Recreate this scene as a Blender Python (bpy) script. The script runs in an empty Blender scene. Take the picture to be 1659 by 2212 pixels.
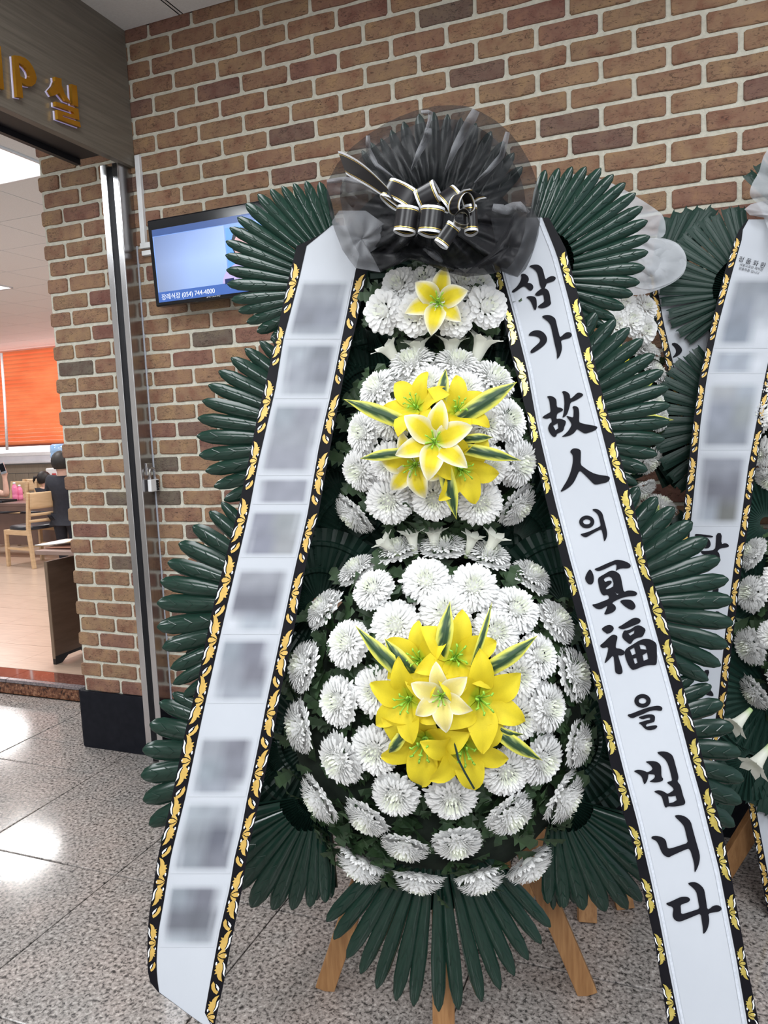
import bpy, bmesh, math, random
from mathutils import Vector, Matrix, Euler, geometry, noise

random.seed(11)
SC = bpy.context.scene
COL = SC.collection
PI = math.pi

# ------------------------------------------------------------------ camera
W, H, F = 1659.0, 2212.0, 1640.0
RIGHT = Vector((0.93150, 0.36118, -0.04321))
DOWN = Vector((-0.00099, -0.11626, -0.99322))
FWD = Vector((-0.36375, 0.92522, -0.10793))
CW = Vector((1.91366, -2.60303, 1.37874))
cd = bpy.data.cameras.new('camera')
cd.sensor_fit = 'HORIZONTAL'
cd.sensor_width = 36.0
cd.lens = F / W * 36.0
cd.clip_start = 0.05
cam = bpy.data.objects.new('camera', cd)
COL.objects.link(cam)
cam.matrix_world = Matrix(((RIGHT.x, -DOWN.x, -FWD.x, CW.x), (RIGHT.y, -DOWN.y, -FWD.y, CW.y),
                           (RIGHT.z, -DOWN.z, -FWD.z, CW.z), (0, 0, 0, 1)))
SC.camera = cam

# ------------------------------------------------------------------ world, lamps, exposure
SC.view_settings.view_transform = 'Standard'
SC.view_settings.look = 'None'
SC.view_settings.gamma = 1.0
SC.view_settings.use_curve_mapping = False
SC.view_settings.exposure = 0.0
wd = bpy.data.worlds.new('world')
SC.world = wd
wd.use_nodes = True
wd.node_tree.nodes['Background'].inputs[0].default_value = (0.80, 0.88, 1.0, 1)
wd.node_tree.nodes['Background'].inputs[1].default_value = 0.9
HALL_POWER, ROOM_POWER = 36.0, 44.0
HALL_COL, ROOM_COL = (0.93, 0.97, 1.0), (0.99, 0.98, 0.97)
CEIL = 2.97
HALL_LIGHTS = [(0.80, -1.70), (2.60, -1.70), (4.40, -1.70), (0.80, -4.1), (2.60, -4.1), (4.40, -4.1), (-1.65, -1.75), (-1.65, -4.1)]  # last two are added, unseen lamps that brighten the post and pillar
ROOM_LIGHTS = [(-1.755, 0.76), (-4.66, 3.10), (-7.66, 5.55), (-4.66, 0.76), (-1.755, 3.10), (-4.66, 5.55), (-1.755, 5.55), (-7.66, 3.10)]


def lamp(x, y, sx, sy, p, col):
    l = bpy.data.lights.new('ceiling_lamp', 'AREA')
    l.shape = 'RECTANGLE'
    l.size, l.size_y = sx, sy
    l.energy = p
    l.color = col
    o = bpy.data.objects.new('ceiling_lamp', l)
    COL.objects.link(o)
    o.location = (x, y, CEIL - 0.022)


for x, y in HALL_LIGHTS:
    lamp(x, y, 0.58, 1.15, HALL_POWER * (0.62 if y > -2 else 1.85) * (1.25 if x < 0 else 1.0), HALL_COL)
for x, y in ROOM_LIGHTS:
    lamp(x, y, 0.57, 0.57, ROOM_POWER, ROOM_COL)


# ------------------------------------------------------------------ geometry helpers
def ray(px, py):
    return RIGHT * ((px - W / 2) / F) + DOWN * ((py - H / 2) / F) + FWD


def at(px, py, depth):
    return CW + ray(px, py) * depth


def onplane(px, py, p0, n):
    d = ray(px, py)
    return CW + d * ((p0 - CW).dot(n) / d.dot(n))


def proj(p):
    q = p - CW
    z = q.dot(FWD)
    return W / 2 + F * q.dot(RIGHT) / z, H / 2 + F * q.dot(DOWN) / z, z


WORLDM = {}


def put(o, parent=None, M=None):
    M = M or Matrix.Identity(4)
    COL.objects.link(o)
    if parent is not None:
        o.parent = parent
        o.matrix_parent_inverse = WORLDM[parent.name].inverted()
    o.matrix_basis = M
    WORLDM[o.name] = M
    return o


def tag(o, label=None, cat=None, group=None, kind=None):
    if label:
        o['label'] = label
    if cat:
        o['category'] = cat
    if group:
        o['group'] = group
    if kind:
        o['kind'] = kind
    return o


def thing(name, label, cat, loc, group=None):
    o = bpy.data.objects.new(name, None)
    o.empty_display_size = 0.05
    put(o, None, Matrix.Translation(Vector(loc)))
    return tag(o, label, cat, group)


def mesh_from(name, V, Fc, mats, smooth=False, mi=None, col=None):
    me = bpy.data.meshes.new(name)
    me.from_pydata([tuple(v) for v in V], [], Fc)
    for m in (mats if isinstance(mats, (list, tuple)) else [mats]):
        me.materials.append(m)
    if mi:
        me.polygons.foreach_set('material_index', mi)
    if smooth:
        me.polygons.foreach_set('use_smooth', [True] * len(me.polygons))
    if col:
        a = me.color_attributes.new('Col', 'FLOAT_COLOR', 'POINT')
        buf = []
        for c in col:
            buf += [c[0], c[1], c[2], 1.0]
        a.data.foreach_set('color', buf)
    me.update()
    return me


def obj(name, me, parent=None, M=None):
    return put(bpy.data.objects.new(name, me), parent, M)


class MB:
    def __init__(s):
        s.V, s.F, s.mi, s.C = [], [], [], []
        s.cur = 0

    def add(s, vs, fs, col=None):
        b = len(s.V)
        s.V += [Vector(v) for v in vs]
        s.F += [tuple(b + i for i in f) for f in fs]
        s.mi += [s.cur] * len(fs)
        if col is not None:
            s.C += col if isinstance(col, list) else [col] * len(vs)
        return b

    def box(s, c, size, R=None, col=None):
        x, y, z = [k / 2 for k in size]
        vs = [Vector((a * x, b * y, d * z)) for a in (-1, 1) for b in (-1, 1) for d in (-1, 1)]
        if R is not None:
            vs = [R @ v for v in vs]
        vs = [v + Vector(c) for v in vs]
        s.add(vs, [(0, 1, 3, 2), (4, 6, 7, 5), (0, 4, 5, 1), (2, 3, 7, 6), (0, 2, 6, 4), (1, 5, 7, 3)], col)

    def beam(s, p, q, w, h, up=(0, 0, 1), w2=None, h2=None):
        p, q, up = Vector(p), Vector(q), Vector(up)
        d = (q - p).normalized()
        x = d.cross(up).normalized()
        y = x.cross(d).normalized()
        w2, h2 = w2 or w, h2 or h
        vs = []
        for c, ww, hh in ((p, w, h), (q, w2, h2)):
            for a, b in ((-1, -1), (1, -1), (1, 1), (-1, 1)):
                vs.append(c + x * (a * ww / 2) + y * (b * hh / 2))
        s.add(vs, [(3, 2, 1, 0), (4, 5, 6, 7), (0, 1, 5, 4), (1, 2, 6, 5), (2, 3, 7, 6), (3, 0, 4, 7)])

    def tube(s, pts, rad, n=8, cap=True):
        pts = [Vector(p) for p in pts]
        rings = []
        prev = None
        for i, p in enumerate(pts):
            d = (pts[min(i + 1, len(pts) - 1)] - pts[max(i - 1, 0)]).normalized()
            if prev is None:
                a = Vector((0, 0, 1)) if abs(d.z) < 0.9 else Vector((1, 0, 0))
                x = d.cross(a).normalized()
            else:
                x = (prev - d * prev.dot(d)).normalized()
            prev = x
            y = d.cross(x)
            r = rad[i] if isinstance(rad, (list, tuple)) else rad
            rings.append([p + x * (r * math.cos(2 * PI * k / n)) + y * (r * math.sin(2 * PI * k / n)) for k in range(n)])
        vs = [v for r in rings for v in r]
        fs = []
        for i in range(len(rings) - 1):
            for k in range(n):
                fs.append((i * n + k, i * n + (k + 1) % n, (i + 1) * n + (k + 1) % n, (i + 1) * n + k))
        if cap:
            fs.append(tuple(range(n - 1, -1, -1)))
            fs.append(tuple((len(rings) - 1) * n + k for k in range(n)))
        s.add(vs, fs)

    def lathe(s, prof, M=None, n=16):
        vs, fs = [], []
        for r, z in prof:
            for k in range(n):
                v = Vector((r * math.cos(2 * PI * k / n), r * math.sin(2 * PI * k / n), z))
                vs.append(M @ v if M else v)
        for i in range(len(prof) - 1):
            for k in range(n):
                fs.append((i * n + k, i * n + (k + 1) % n, (i + 1) * n + (k + 1) % n, (i + 1) * n + k))
        fs.append(tuple(range(n - 1, -1, -1)))
        fs.append(tuple((len(prof) - 1) * n + k for k in range(n)))
        s.add(vs, fs)

    def prism(s, outline, holes, dvec):
        """planar polygon (list of 3-D points) extruded by dvec: front + sides"""
        loops = [outline] + list(holes)
        tri = geometry.tessellate_polygon([[Vector(p) for p in l] for l in loops])
        flat = [Vector(p) for l in loops for p in l]
        n = len(flat)
        dv = Vector(dvec)
        fs = [tuple(t) for t in tri]
        if dv.length > 0:
            fs = [tuple(i + n for i in t) for t in tri]
            b = 0
            for l in loops:
                m = len(l)
                for i in range(m):
                    fs.append((b + i, b + (i + 1) % m, b + (i + 1) % m + n, b + i + n))
                b += m
            s.add(flat + [p + dv for p in flat], fs)
        else:
            s.add(flat, fs)

    def grid(s, rows, col=None, close=False):
        n = len(rows[0])
        vs = [v for r in rows for v in r]
        fs = []
        for i in range(len(rows) - 1):
            for k in range(n if close else n - 1):
                k2 = (k + 1) % n
                fs.append((i * n + k, i * n + k2, (i + 1) * n + k2, (i + 1) * n + k))
        s.add(vs, fs, [c for r in col for c in r] if col else None)

    def mesh(s, name, mats, smooth=False):
        return mesh_from(name, s.V, s.F, mats, smooth, s.mi, s.C if s.C and len(s.C) == len(s.V) else None)

    def build(s, name, mats, parent=None, smooth=False, M=None, bevel=0):
        o = obj(name, s.mesh(name, mats, smooth), parent, M)
        if bevel:
            b = o.modifiers.new('bevel', 'BEVEL')
            b.width = bevel
            b.segments = 2
            b.limit_method = 'ANGLE'
        return o


def chaikin(pts, n=1):
    for _ in range(n):
        out = []
        for i in range(len(pts)):
            a, b = pts[i], pts[(i + 1) % len(pts)]
            out.append((a[0] * .75 + b[0] * .25, a[1] * .75 + b[1] * .25))
            out.append((a[0] * .25 + b[0] * .75, a[1] * .25 + b[1] * .75))
        pts = out
    return pts


def interp(tab, x):
    if x <= tab[0][0]:
        (x0, y0), (x1, y1) = tab[0], tab[1]
    elif x >= tab[-1][0]:
        (x0, y0), (x1, y1) = tab[-2], tab[-1]
    else:
        for i in range(len(tab) - 1):
            if tab[i][0] <= x <= tab[i + 1][0]:
                (x0, y0), (x1, y1) = tab[i], tab[i + 1]
                break
    return y0 + (y1 - y0) * (x - x0) / (x1 - x0)


# ------------------------------------------------------------------ materials
def lin(c):
    return tuple((k / 255 / 12.92 if k / 255 <= 0.04045 else ((k / 255 + 0.055) / 1.055) ** 2.4) for k in c)


def nodes(name):
    m = bpy.data.materials.new(name)
    m.use_nodes = True
    nt = m.node_tree
    return m, nt, nt.nodes['Principled BSDF']


def N(nt, t, **kw):
    n = nt.nodes.new(t)
    for k, v in kw.items():
        if k.startswith('i_'):
            key = k[2:]
            n.inputs[int(key) if key.isdigit() else key.replace('_', ' ')].default_value = v
        else:
            setattr(n, k, v)
    return n


def ramp(nt, stops, interp_='LINEAR'):
    n = nt.nodes.new('ShaderNodeValToRGB')
    cr = n.color_ramp
    cr.interpolation = interp_
    while len(cr.elements) < len(stops):
        cr.elements.new(0.5)
    for e, (p, c) in zip(cr.elements, stops):
        e.position = p
        e.color = (*c, 1) if len(c) == 3 else c
    return n


def pm(name, c1, c2=None, scale=20, rough=0.5, metal=0, bump=0, bscale=None, spec=0.5, coat=0, stretch=None, emit=0, detail=3, coord='Object'):
    """procedural material: noise between two linear colours, optional stretched grain and bump"""
    m, nt, b = nodes(name)
    c2 = c2 or tuple(k * 0.85 for k in c1)
    tc = N(nt, 'ShaderNodeTexCoord')
    src = tc.outputs[coord]
    if stretch:
        mp = N(nt, 'ShaderNodeMapping')
        mp.inputs['Scale'].default_value = stretch
        nt.links.new(src, mp.inputs[0])
        src = mp.outputs[0]
    nz = N(nt, 'ShaderNodeTexNoise')
    nz.inputs['Scale'].default_value = scale
    nz.inputs['Detail'].default_value = detail
    nt.links.new(src, nz.inputs['Vector'])
    rp = ramp(nt, [(0.3, c1), (0.7, c2)])
    nt.links.new(nz.outputs['Fac'], rp.inputs[0])
    nt.links.new(rp.outputs[0], b.inputs['Base Color'])
    b.inputs['Roughness'].default_value = rough
    b.inputs['Metallic'].default_value = metal
    b.inputs['Specular IOR Level'].default_value = spec
    b.inputs['Coat Weight'].default_value = coat
    b.inputs['Coat Roughness'].default_value = 0.15
    if emit:
        nt.links.new(rp.outputs[0], b.inputs['Emission Color'])
        b.inputs['Emission Strength'].default_value = emit
    if bump:
        bp = N(nt, 'ShaderNodeBump')
        bp.inputs['Strength'].default_value = bump
        bp.inputs['Distance'].default_value = 0.01
        n2 = N(nt, 'ShaderNodeTexNoise')
        n2.inputs['Scale'].default_value = bscale or scale
        n2.inputs['Detail'].default_value = 4
        nt.links.new(src, n2.inputs['Vector'])
        nt.links.new(n2.outputs['Fac'], bp.inputs['Height'])
        nt.links.new(bp.outputs[0], b.inputs['Normal'])
    return m


def vcm(name, rough=0.5, sss=0.0, spec=0.4, scale=60, var=0.12, transl=0.0, metal=0, emit=0):
    """colour attribute of the mesh times a fine noise"""
    m, nt, b = nodes(name)
    at_ = N(nt, 'ShaderNodeAttribute', attribute_name='Col')
    nz = N(nt, 'ShaderNodeTexNoise')
    nz.inputs['Scale'].default_value = scale
    mr = N(nt, 'ShaderNodeMapRange')
    mr.inputs[3].default_value = 1 - var
    mr.inputs[4].default_value = 1 + var * 0.4
    nt.links.new(nz.outputs['Fac'], mr.inputs[0])
    mx = N(nt, 'ShaderNodeVectorMath', operation='MULTIPLY')
    nt.links.new(at_.outputs['Color'], mx.inputs[0])
    nt.links.new(mr.outputs[0], mx.inputs[1])
    nt.links.new(mx.outputs[0], b.inputs['Base Color'])
    b.inputs['Roughness'].default_value = rough
    b.inputs['Specular IOR Level'].default_value = spec
    b.inputs['Metallic'].default_value = metal
    if emit:
        nt.links.new(mx.outputs[0], b.inputs['Emission Color'])
        b.inputs['Emission Strength'].default_value = emit
    if transl:
        tr = N(nt, 'ShaderNodeBsdfTranslucent')
        nt.links.new(mx.outputs[0], tr.inputs[0])
        ms = N(nt, 'ShaderNodeMixShader')
        ms.inputs[0].default_value = transl
        nt.links.new(b.outputs[0], ms.inputs[1])
        nt.links.new(tr.outputs[0], ms.inputs[2])
        nt.links.new(ms.outputs[0], nt.nodes['Material Output'].inputs[0])
    return m


def brick_material():
    m, nt, b = nodes('brick_clay')
    oi = N(nt, 'ShaderNodeObjectInfo')
    at_ = N(nt, 'ShaderNodeAttribute', attribute_name='rnd')
    ad = N(nt, 'ShaderNodeMath', operation='ADD')
    nt.links.new(oi.outputs['Random'], ad.inputs[0])
    nt.links.new(at_.outputs['Fac'], ad.inputs[1])
    fr = N(nt, 'ShaderNodeMath', operation='FRACT')
    nt.links.new(ad.outputs[0], fr.inputs[0])
    rp = ramp(nt, [(0.0, (0.248, 0.138, 0.086)), (0.25, (0.282, 0.164, 0.098)), (0.48, (0.262, 0.160, 0.095)),
                   (0.62, (0.300, 0.178, 0.104)), (0.80, (0.228, 0.116, 0.080)), (0.93, (0.212, 0.100, 0.074)),
                   (0.985, (0.140, 0.108, 0.082))])
    nt.links.new(fr.outputs[0], rp.inputs[0])
    ge = N(nt, 'ShaderNodeNewGeometry')
    n1 = N(nt, 'ShaderNodeTexNoise', i_Scale=15.0, i_Detail=6.0, i_Roughness=0.6)
    nt.links.new(ge.outputs['Position'], n1.inputs['Vector'])
    r1 = ramp(nt, [(0.32, (0.78, 0.62, 0.62)), (0.50, (1.0, 1.0, 1.0)), (0.70, (1.26, 1.30, 1.12))])
    nt.links.new(n1.outputs['Fac'], r1.inputs[0])
    mu = N(nt, 'ShaderNodeMix', data_type='RGBA', blend_type='MULTIPLY')
    mu.inputs[0].default_value = 1.0
    nt.links.new(rp.outputs[0], mu.inputs[6])
    nt.links.new(r1.outputs[0], mu.inputs[7])
    # cracked rough skin of the brick: dark short pits, pale grains
    mp = N(nt, 'ShaderNodeMapping')
    mp.inputs['Scale'].default_value = (1.0, 1.0, 2.2)
    nt.links.new(ge.outputs['Position'], mp.inputs[0])
    n2 = N(nt, 'ShaderNodeTexNoise', i_Scale=48.0, i_Detail=7.0, i_Roughness=0.68, i_Distortion=1.6)
    nt.links.new(mp.outputs[0], n2.inputs['Vector'])
    r2 = ramp(nt, [(0.35, (0.22, 0.20, 0.20)), (0.44, (1, 1, 1)), (0.68, (1, 1, 1)), (0.76, (1.5, 1.5, 1.4))])
    nt.links.new(n2.outputs['Fac'], r2.inputs[0])
    mu2 = N(nt, 'ShaderNodeMix', data_type='RGBA', blend_type='MULTIPLY')
    mu2.inputs[0].default_value = 0.85
    nt.links.new(mu.outputs[2], mu2.inputs[6])
    nt.links.new(r2.outputs[0], mu2.inputs[7])
    # crackle lines running along the face, only on part of the bricks
    mp3 = N(nt, 'ShaderNodeMapping')
    mp3.inputs['Scale'].default_value = (1.0, 1.0, 2.6)
    nt.links.new(ge.outputs['Position'], mp3.inputs[0])
    n3 = N(nt, 'ShaderNodeTexNoise', i_Scale=17.0, i_Detail=8.0, i_Roughness=0.62, i_Distortion=0.8)
    nt.links.new(mp3.outputs[0], n3.inputs['Vector'])
    r3 = ramp(nt, [(0.476, (1, 1, 1)), (0.488, (0.26, 0.23, 0.22)), (0.494, (0.26, 0.23, 0.22)), (0.506, (1, 1, 1))])
    nt.links.new(n3.outputs['Fac'], r3.inputs[0])
    n4 = N(nt, 'ShaderNodeTexNoise', i_Scale=9.0, i_Detail=1.0)
    nt.links.new(ge.outputs['Position'], n4.inputs['Vector'])
    r4 = ramp(nt, [(0.42, (0, 0, 0)), (0.60, (0.9, 0.9, 0.9))])
    nt.links.new(n4.outputs['Fac'], r4.inputs[0])
    mu3 = N(nt, 'ShaderNodeMix', data_type='RGBA', blend_type='MULTIPLY')
    nt.links.new(r4.outputs[0], mu3.inputs[0])
    nt.links.new(mu2.outputs[2], mu3.inputs[6])
    nt.links.new(r3.outputs[0], mu3.inputs[7])
    nt.links.new(mu3.outputs[2], b.inputs['Base Color'])
    b.inputs['Roughness'].default_value = 0.75
    bp = N(nt, 'ShaderNodeBump', i_Strength=0.55, i_Distance=0.006)
    nt.links.new(n2.outputs['Fac'], bp.inputs['Height'])
    nt.links.new(bp.outputs[0], b.inputs['Normal'])
    return m


def granite(name, stops, scale, rough, spec=0.5, tint=0.25):
    m, nt, b = nodes(name)
    ge = N(nt, 'ShaderNodeNewGeometry')
    n1 = N(nt, 'ShaderNodeTexNoise', i_Scale=scale, i_Detail=3.0, i_Roughness=0.62, i_Distortion=0.4)
    nt.links.new(ge.outputs['Position'], n1.inputs['Vector'])
    rp = ramp(nt, stops)
    nt.links.new(n1.outputs['Fac'], rp.inputs[0])
    n2 = N(nt, 'ShaderNodeTexNoise', i_Scale=scale * 0.06, i_Detail=2.0)
    nt.links.new(ge.outputs['Position'], n2.inputs['Vector'])
    r2 = ramp(nt, [(0.35, (0.9, 0.9, 0.9)), (0.65, (1.08, 1.02, 1.0))])
    nt.links.new(n2.outputs['Fac'], r2.inputs[0])
    mu = N(nt, 'ShaderNodeMix', data_type='RGBA', blend_type='MULTIPLY')
    mu.inputs[0].default_value = 1.0
    nt.links.new(rp.outputs[0], mu.inputs[6])
    nt.links.new(r2.outputs[0], mu.inputs[7])
    nt.links.new(mu.outputs[2], b.inputs['Base Color'])
    rr = N(nt, 'ShaderNodeMapRange', i_3=rough * 1.6, i_4=rough * 0.6)
    nt.links.new(n1.outputs['Fac'], rr.inputs[0])
    nt.links.new(rr.outputs[0], b.inputs['Roughness'])
    b.inputs['Specular IOR Level'].default_value = spec
    return m


def veil_material(name, c, alpha, rough=0.45, sheen=0.0):
    m, nt, b = nodes(name)
    b.inputs['Base Color'].default_value = (*c, 1)
    b.inputs['Roughness'].default_value = rough
    b.inputs['Sheen Weight'].default_value = sheen
    b.inputs['Sheen Roughness'].default_value = 0.4
    b.inputs['Specular IOR Level'].default_value = 0.22
    nz = N(nt, 'ShaderNodeTexNoise', i_Scale=9.0, i_Detail=3.0)
    tc = N(nt, 'ShaderNodeTexCoord')
    nt.links.new(tc.outputs['Object'], nz.inputs['Vector'])
    mr = N(nt, 'ShaderNodeMapRange', i_3=alpha - 0.09, i_4=alpha + 0.09)
    nt.links.new(nz.outputs['Fac'], mr.inputs[0])
    tr = N(nt, 'ShaderNodeBsdfTransparent')
    # gauze seen edge-on lets less through
    lw = N(nt, 'ShaderNodeLayerWeight', i_Blend=0.25)
    ad = N(nt, 'ShaderNodeMath', operation='MULTIPLY_ADD')
    ad.inputs[1].default_value = 0.35
    nt.links.new(lw.outputs['Facing'], ad.inputs[0])
    nt.links.new(mr.outputs[0], ad.inputs[2])
    ad.use_clamp = True
    ms = N(nt, 'ShaderNodeMixShader')
    nt.links.new(ad.outputs[0], ms.inputs[0])
    nt.links.new(tr.outputs[0], ms.inputs[1])
    nt.links.new(b.outputs[0], ms.inputs[2])
    nt.links.new(ms.outputs[0], nt.nodes['Material Output'].inputs[0])
    return m


def emission(name, c, s):
    m, nt, b = nodes(name)
    b.inputs['Base Color'].default_value = (0.8, 0.8, 0.8, 1)
    b.inputs['Emission Color'].default_value = (*c, 1)
    b.inputs['Emission Strength'].default_value = s
    return m


M = {}
M['brick'] = brick_material()
M['mortar'] = pm('mortar', (0.50, 0.485, 0.41), (0.64, 0.62, 0.53), 60, 0.9, bump=0.4, bscale=160)
M['granite'] = granite('floor_granite', [(0.30, (0.028, 0.027, 0.028)), (0.40, (0.10, 0.094, 0.09)), (0.47, (0.26, 0.24, 0.228)), (0.58, (0.35, 0.325, 0.308)), (0.68, (0.52, 0.49, 0.465))], 95, 0.10)
M['grout'] = pm('floor_grout', (0.10, 0.095, 0.09), None, 80, 0.8)
M['red_granite'] = granite('red_granite', [(0.32, (0.015, 0.010, 0.008)), (0.45, (0.12, 0.045, 0.025)), (0.6, (0.27, 0.13, 0.075)), (0.72, (0.40, 0.24, 0.15))], 60, 0.25)
M['nosing'] = granite('nosing_granite', [(0.3, (0.10, 0.09, 0.10)), (0.55, (0.22, 0.19, 0.20)), (0.7, (0.3, 0.27, 0.27))], 110, 0.2)
M['threshold'] = granite('threshold_granite', [(0.3, (0.07, 0.025, 0.02)), (0.55, (0.16, 0.07, 0.055)), (0.7, (0.22, 0.11, 0.09))], 90, 0.05, 0.9)
M['black_tile'] = pm('black_tile', (0.006, 0.007, 0.011), (0.010, 0.011, 0.016), 40, 0.35, spec=0.15)
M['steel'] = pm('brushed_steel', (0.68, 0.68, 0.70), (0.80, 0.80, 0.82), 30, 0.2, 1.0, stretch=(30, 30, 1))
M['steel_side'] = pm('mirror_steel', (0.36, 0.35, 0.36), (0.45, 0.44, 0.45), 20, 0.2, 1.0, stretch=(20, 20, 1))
M['rubber'] = pm('black_rubber', (0.006, 0.006, 0.009), None, 40, 0.5)
M['sign_wood'] = pm('dark_wood_laminate', (0.125, 0.108, 0.086), (0.185, 0.160, 0.127), 14, 0.42, stretch=(1, 0.35, 9), bump=0.05)
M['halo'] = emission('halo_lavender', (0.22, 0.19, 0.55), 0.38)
M['gold'] = pm('gold_letter', (0.80, 0.40, 0.04), (0.92, 0.50, 0.06), 20, 0.22, 0.9)
M['white_plastic'] = pm('white_plastic', (0.70, 0.71, 0.72), (0.76, 0.77, 0.78), 30, 0.4)
M['black_gloss'] = pm('black_gloss_plastic', (0.008, 0.009, 0.012), None, 30, 0.12)
M['ceiling'] = pm('ceiling_board', (0.72, 0.72, 0.71), (0.78, 0.78, 0.77), 120, 0.85, bump=0.05)
M['wall_dark'] = pm('taupe_wall', (0.20, 0.185, 0.17), (0.25, 0.23, 0.21), 6, 0.7)
M['wall'] = pm('plain_wall', (0.66, 0.65, 0.63), (0.72, 0.71, 0.69), 8, 0.8)
M['leaf'] = pm('leaf_plastic', (0.006, 0.023, 0.016), (0.011, 0.034, 0.024), 9, 0.18, bump=0.03, bscale=60, spec=0.34, coord='Object')
M['leaf_dark'] = pm('leaf_plate_plastic', (0.006, 0.018, 0.013), (0.010, 0.027, 0.020), 30, 0.30, spec=0.25)
M['leaf_far'] = pm('notched_leaf_plastic', (0.010, 0.030, 0.023), (0.017, 0.044, 0.034), 12, 0.34, spec=0.25, bump=0.08, bscale=80)
M['foliage'] = pm('flower_foliage', (0.012, 0.032, 0.012), (0.030, 0.066, 0.022), 25, 0.55)
M['moss'] = pm('dark_moss', (0.006, 0.012, 0.007), (0.012, 0.022, 0.012), 50, 0.9)
M['petal'] = vcm('white_petal', 0.55, transl=0.30, var=0.04, spec=0.2)
M['lily'] = vcm('yellow_lily_petal', 0.55, transl=0.25, var=0.10, scale=30, spec=0.25)
M['varieg'] = vcm('variegated_leaf', 0.45, transl=0.12, var=0.25, scale=90)
M['stamen'] = pm('green_stamen', (0.16, 0.42, 0.03), (0.35, 0.60, 0.06), 80, 0.5)
M['wood'] = pm('stand_timber', (0.27, 0.125, 0.045), (0.40, 0.21, 0.085), 9, 0.6, stretch=(14, 14, 1.2), bump=0.08)
M['band'] = pm('white_satin_ribbon', (0.435, 0.460, 0.505), (0.465, 0.49, 0.535), 5, 0.45, spec=0.3, bump=0.03, bscale=7)
M['trim'] = pm('black_satin_trim', (0.004, 0.004, 0.006), (0.007, 0.0065, 0.009), 12, 0.40, spec=0.10)
M['ink'] = pm('black_ink', (0.010, 0.010, 0.014), None, 50, 0.6, spec=0.08)
M['gold_print'] = pm('gold_print', (0.50, 0.315, 0.07), (0.62, 0.41, 0.11), 60, 0.42, 0.25)
M['foil_print'] = pm('gold_foil_print', (0.42, 0.315, 0.06), (0.66, 0.55, 0.15), 90, 0.25, 0.55)
M['white_print'] = pm('white_print', (0.66, 0.68, 0.72), (0.76, 0.78, 0.80), 60, 0.4)
M['selvage'] = pm('grey_selvage', (0.44, 0.47, 0.53), (0.54, 0.57, 0.63), 200, 0.45)
M['organza'] = veil_material('black_organza', (0.008, 0.008, 0.010), 0.62, 0.50, 0.02)
M['organza_fold'] = veil_material('black_organza_lit', (0.20, 0.205, 0.22), 0.42, 0.5, 0.1)  # black organza greyed, the light its folds catch put into the colour
M['tulle'] = veil_material('white_tulle', (0.50, 0.52, 0.55), 0.50, 0.7, 0.05)
M['satin_black'] = pm('black_satin_bow', (0.008, 0.008, 0.010), (0.014, 0.013, 0.015), 20, 0.28, spec=0.3)
M['satin_silver'] = pm('silver_satin_edge', (0.62, 0.63, 0.66), (0.78, 0.79, 0.82), 40, 0.28, 0.2)
M['satin_gold'] = pm('gold_thread', (0.62, 0.44, 0.10), (0.75, 0.55, 0.15), 60, 0.3, 0.7)

# ================================================================== SETTING
PX, PZ = 0.19807, 0.07            # brick pitch
WX0, WX1 = -0.605, 4.6            # brick wall from pillar end to the right
BASE_H = 0.265
RFZ = 0.085                       # dining room floor level


def struct(name, mb, mats, parent=None, **k):
    o = mb.build(name, mats, parent, **k)
    if parent is None:
        o['kind'] = 'structure'
    return o


# --- floor slabs of the hall with recessed joints
mb = MB()
mb.box((1.6, -2.8, -0.06), (9.6, 6.6, 0.1))
floor = struct('floor', mb, M['grout'])
FX, FY, FP = 0.82, -0.80, 0.5755
NX = 0.593


def slab(x0, x1, y0, y1, z, mat, parent, name, gap=0.0022):
    m = MB()
    g = gap
    b = 0.003
    vs = [(x0 + g, y0 + g, z - 0.012), (x1 - g, y0 + g, z - 0.012), (x1 - g, y1 - g, z - 0.012), (x0 + g, y1 - g, z - 0.012),
          (x0 + g, y0 + g, z - 0.0012), (x1 - g, y0 + g, z - 0.0012), (x1 - g, y1 - g, z - 0.0012), (x0 + g, y1 - g, z - 0.0012),
          (x0 + g + b, y0 + g + b, z), (x1 - g - b, y0 + g + b, z), (x1 - g - b, y1 - g - b, z), (x0 + g + b, y1 - g - b, z)]
    fs = [(0, 1, 5, 4), (1, 2, 6, 5), (2, 3, 7, 6), (3, 0, 4, 7), (4, 5, 9, 8), (5, 6, 10, 9), (6, 7, 11, 10), (7, 4, 8, 11), (8, 9, 10, 11)]
    m.add(vs, fs)
    return m.build(name, mat, parent)


for i in range(-5, 9):
    for j in range(-9, 3):
        x0, y0 = FX + NX * i, FY + FP * j
        x1, y1 = x0 + NX, min(y0 + FP, 0.0 if x0 > -0.7 else 0.452)
        if y0 < -5.9 or y1 - y0 < 0.02:
            continue
        if -1.0 < x0 < -0.9 and y1 > 0:
            y1 = 0.0
            if y0 >= 0:
                continue
        slab(max(x0, -3.1), x1, y0, y1, 0.0, M['granite'], floor, 'slab')
slab(-0.959, -0.62, 0.0, 0.346, 0.0, M['granite'], floor, 'slab')
slab(-0.959, -0.62, 0.346, 0.452, 0.0, M['granite'], floor, 'slab')

# --- brick wall
mb = MB()
mb.box(((WX0 + WX1) / 2, 0.12, CEIL / 2), (WX1 - WX0 - 0.012, 0.24, CEIL))
wall = struct('wall_back', mb, M['mortar'])


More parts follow.
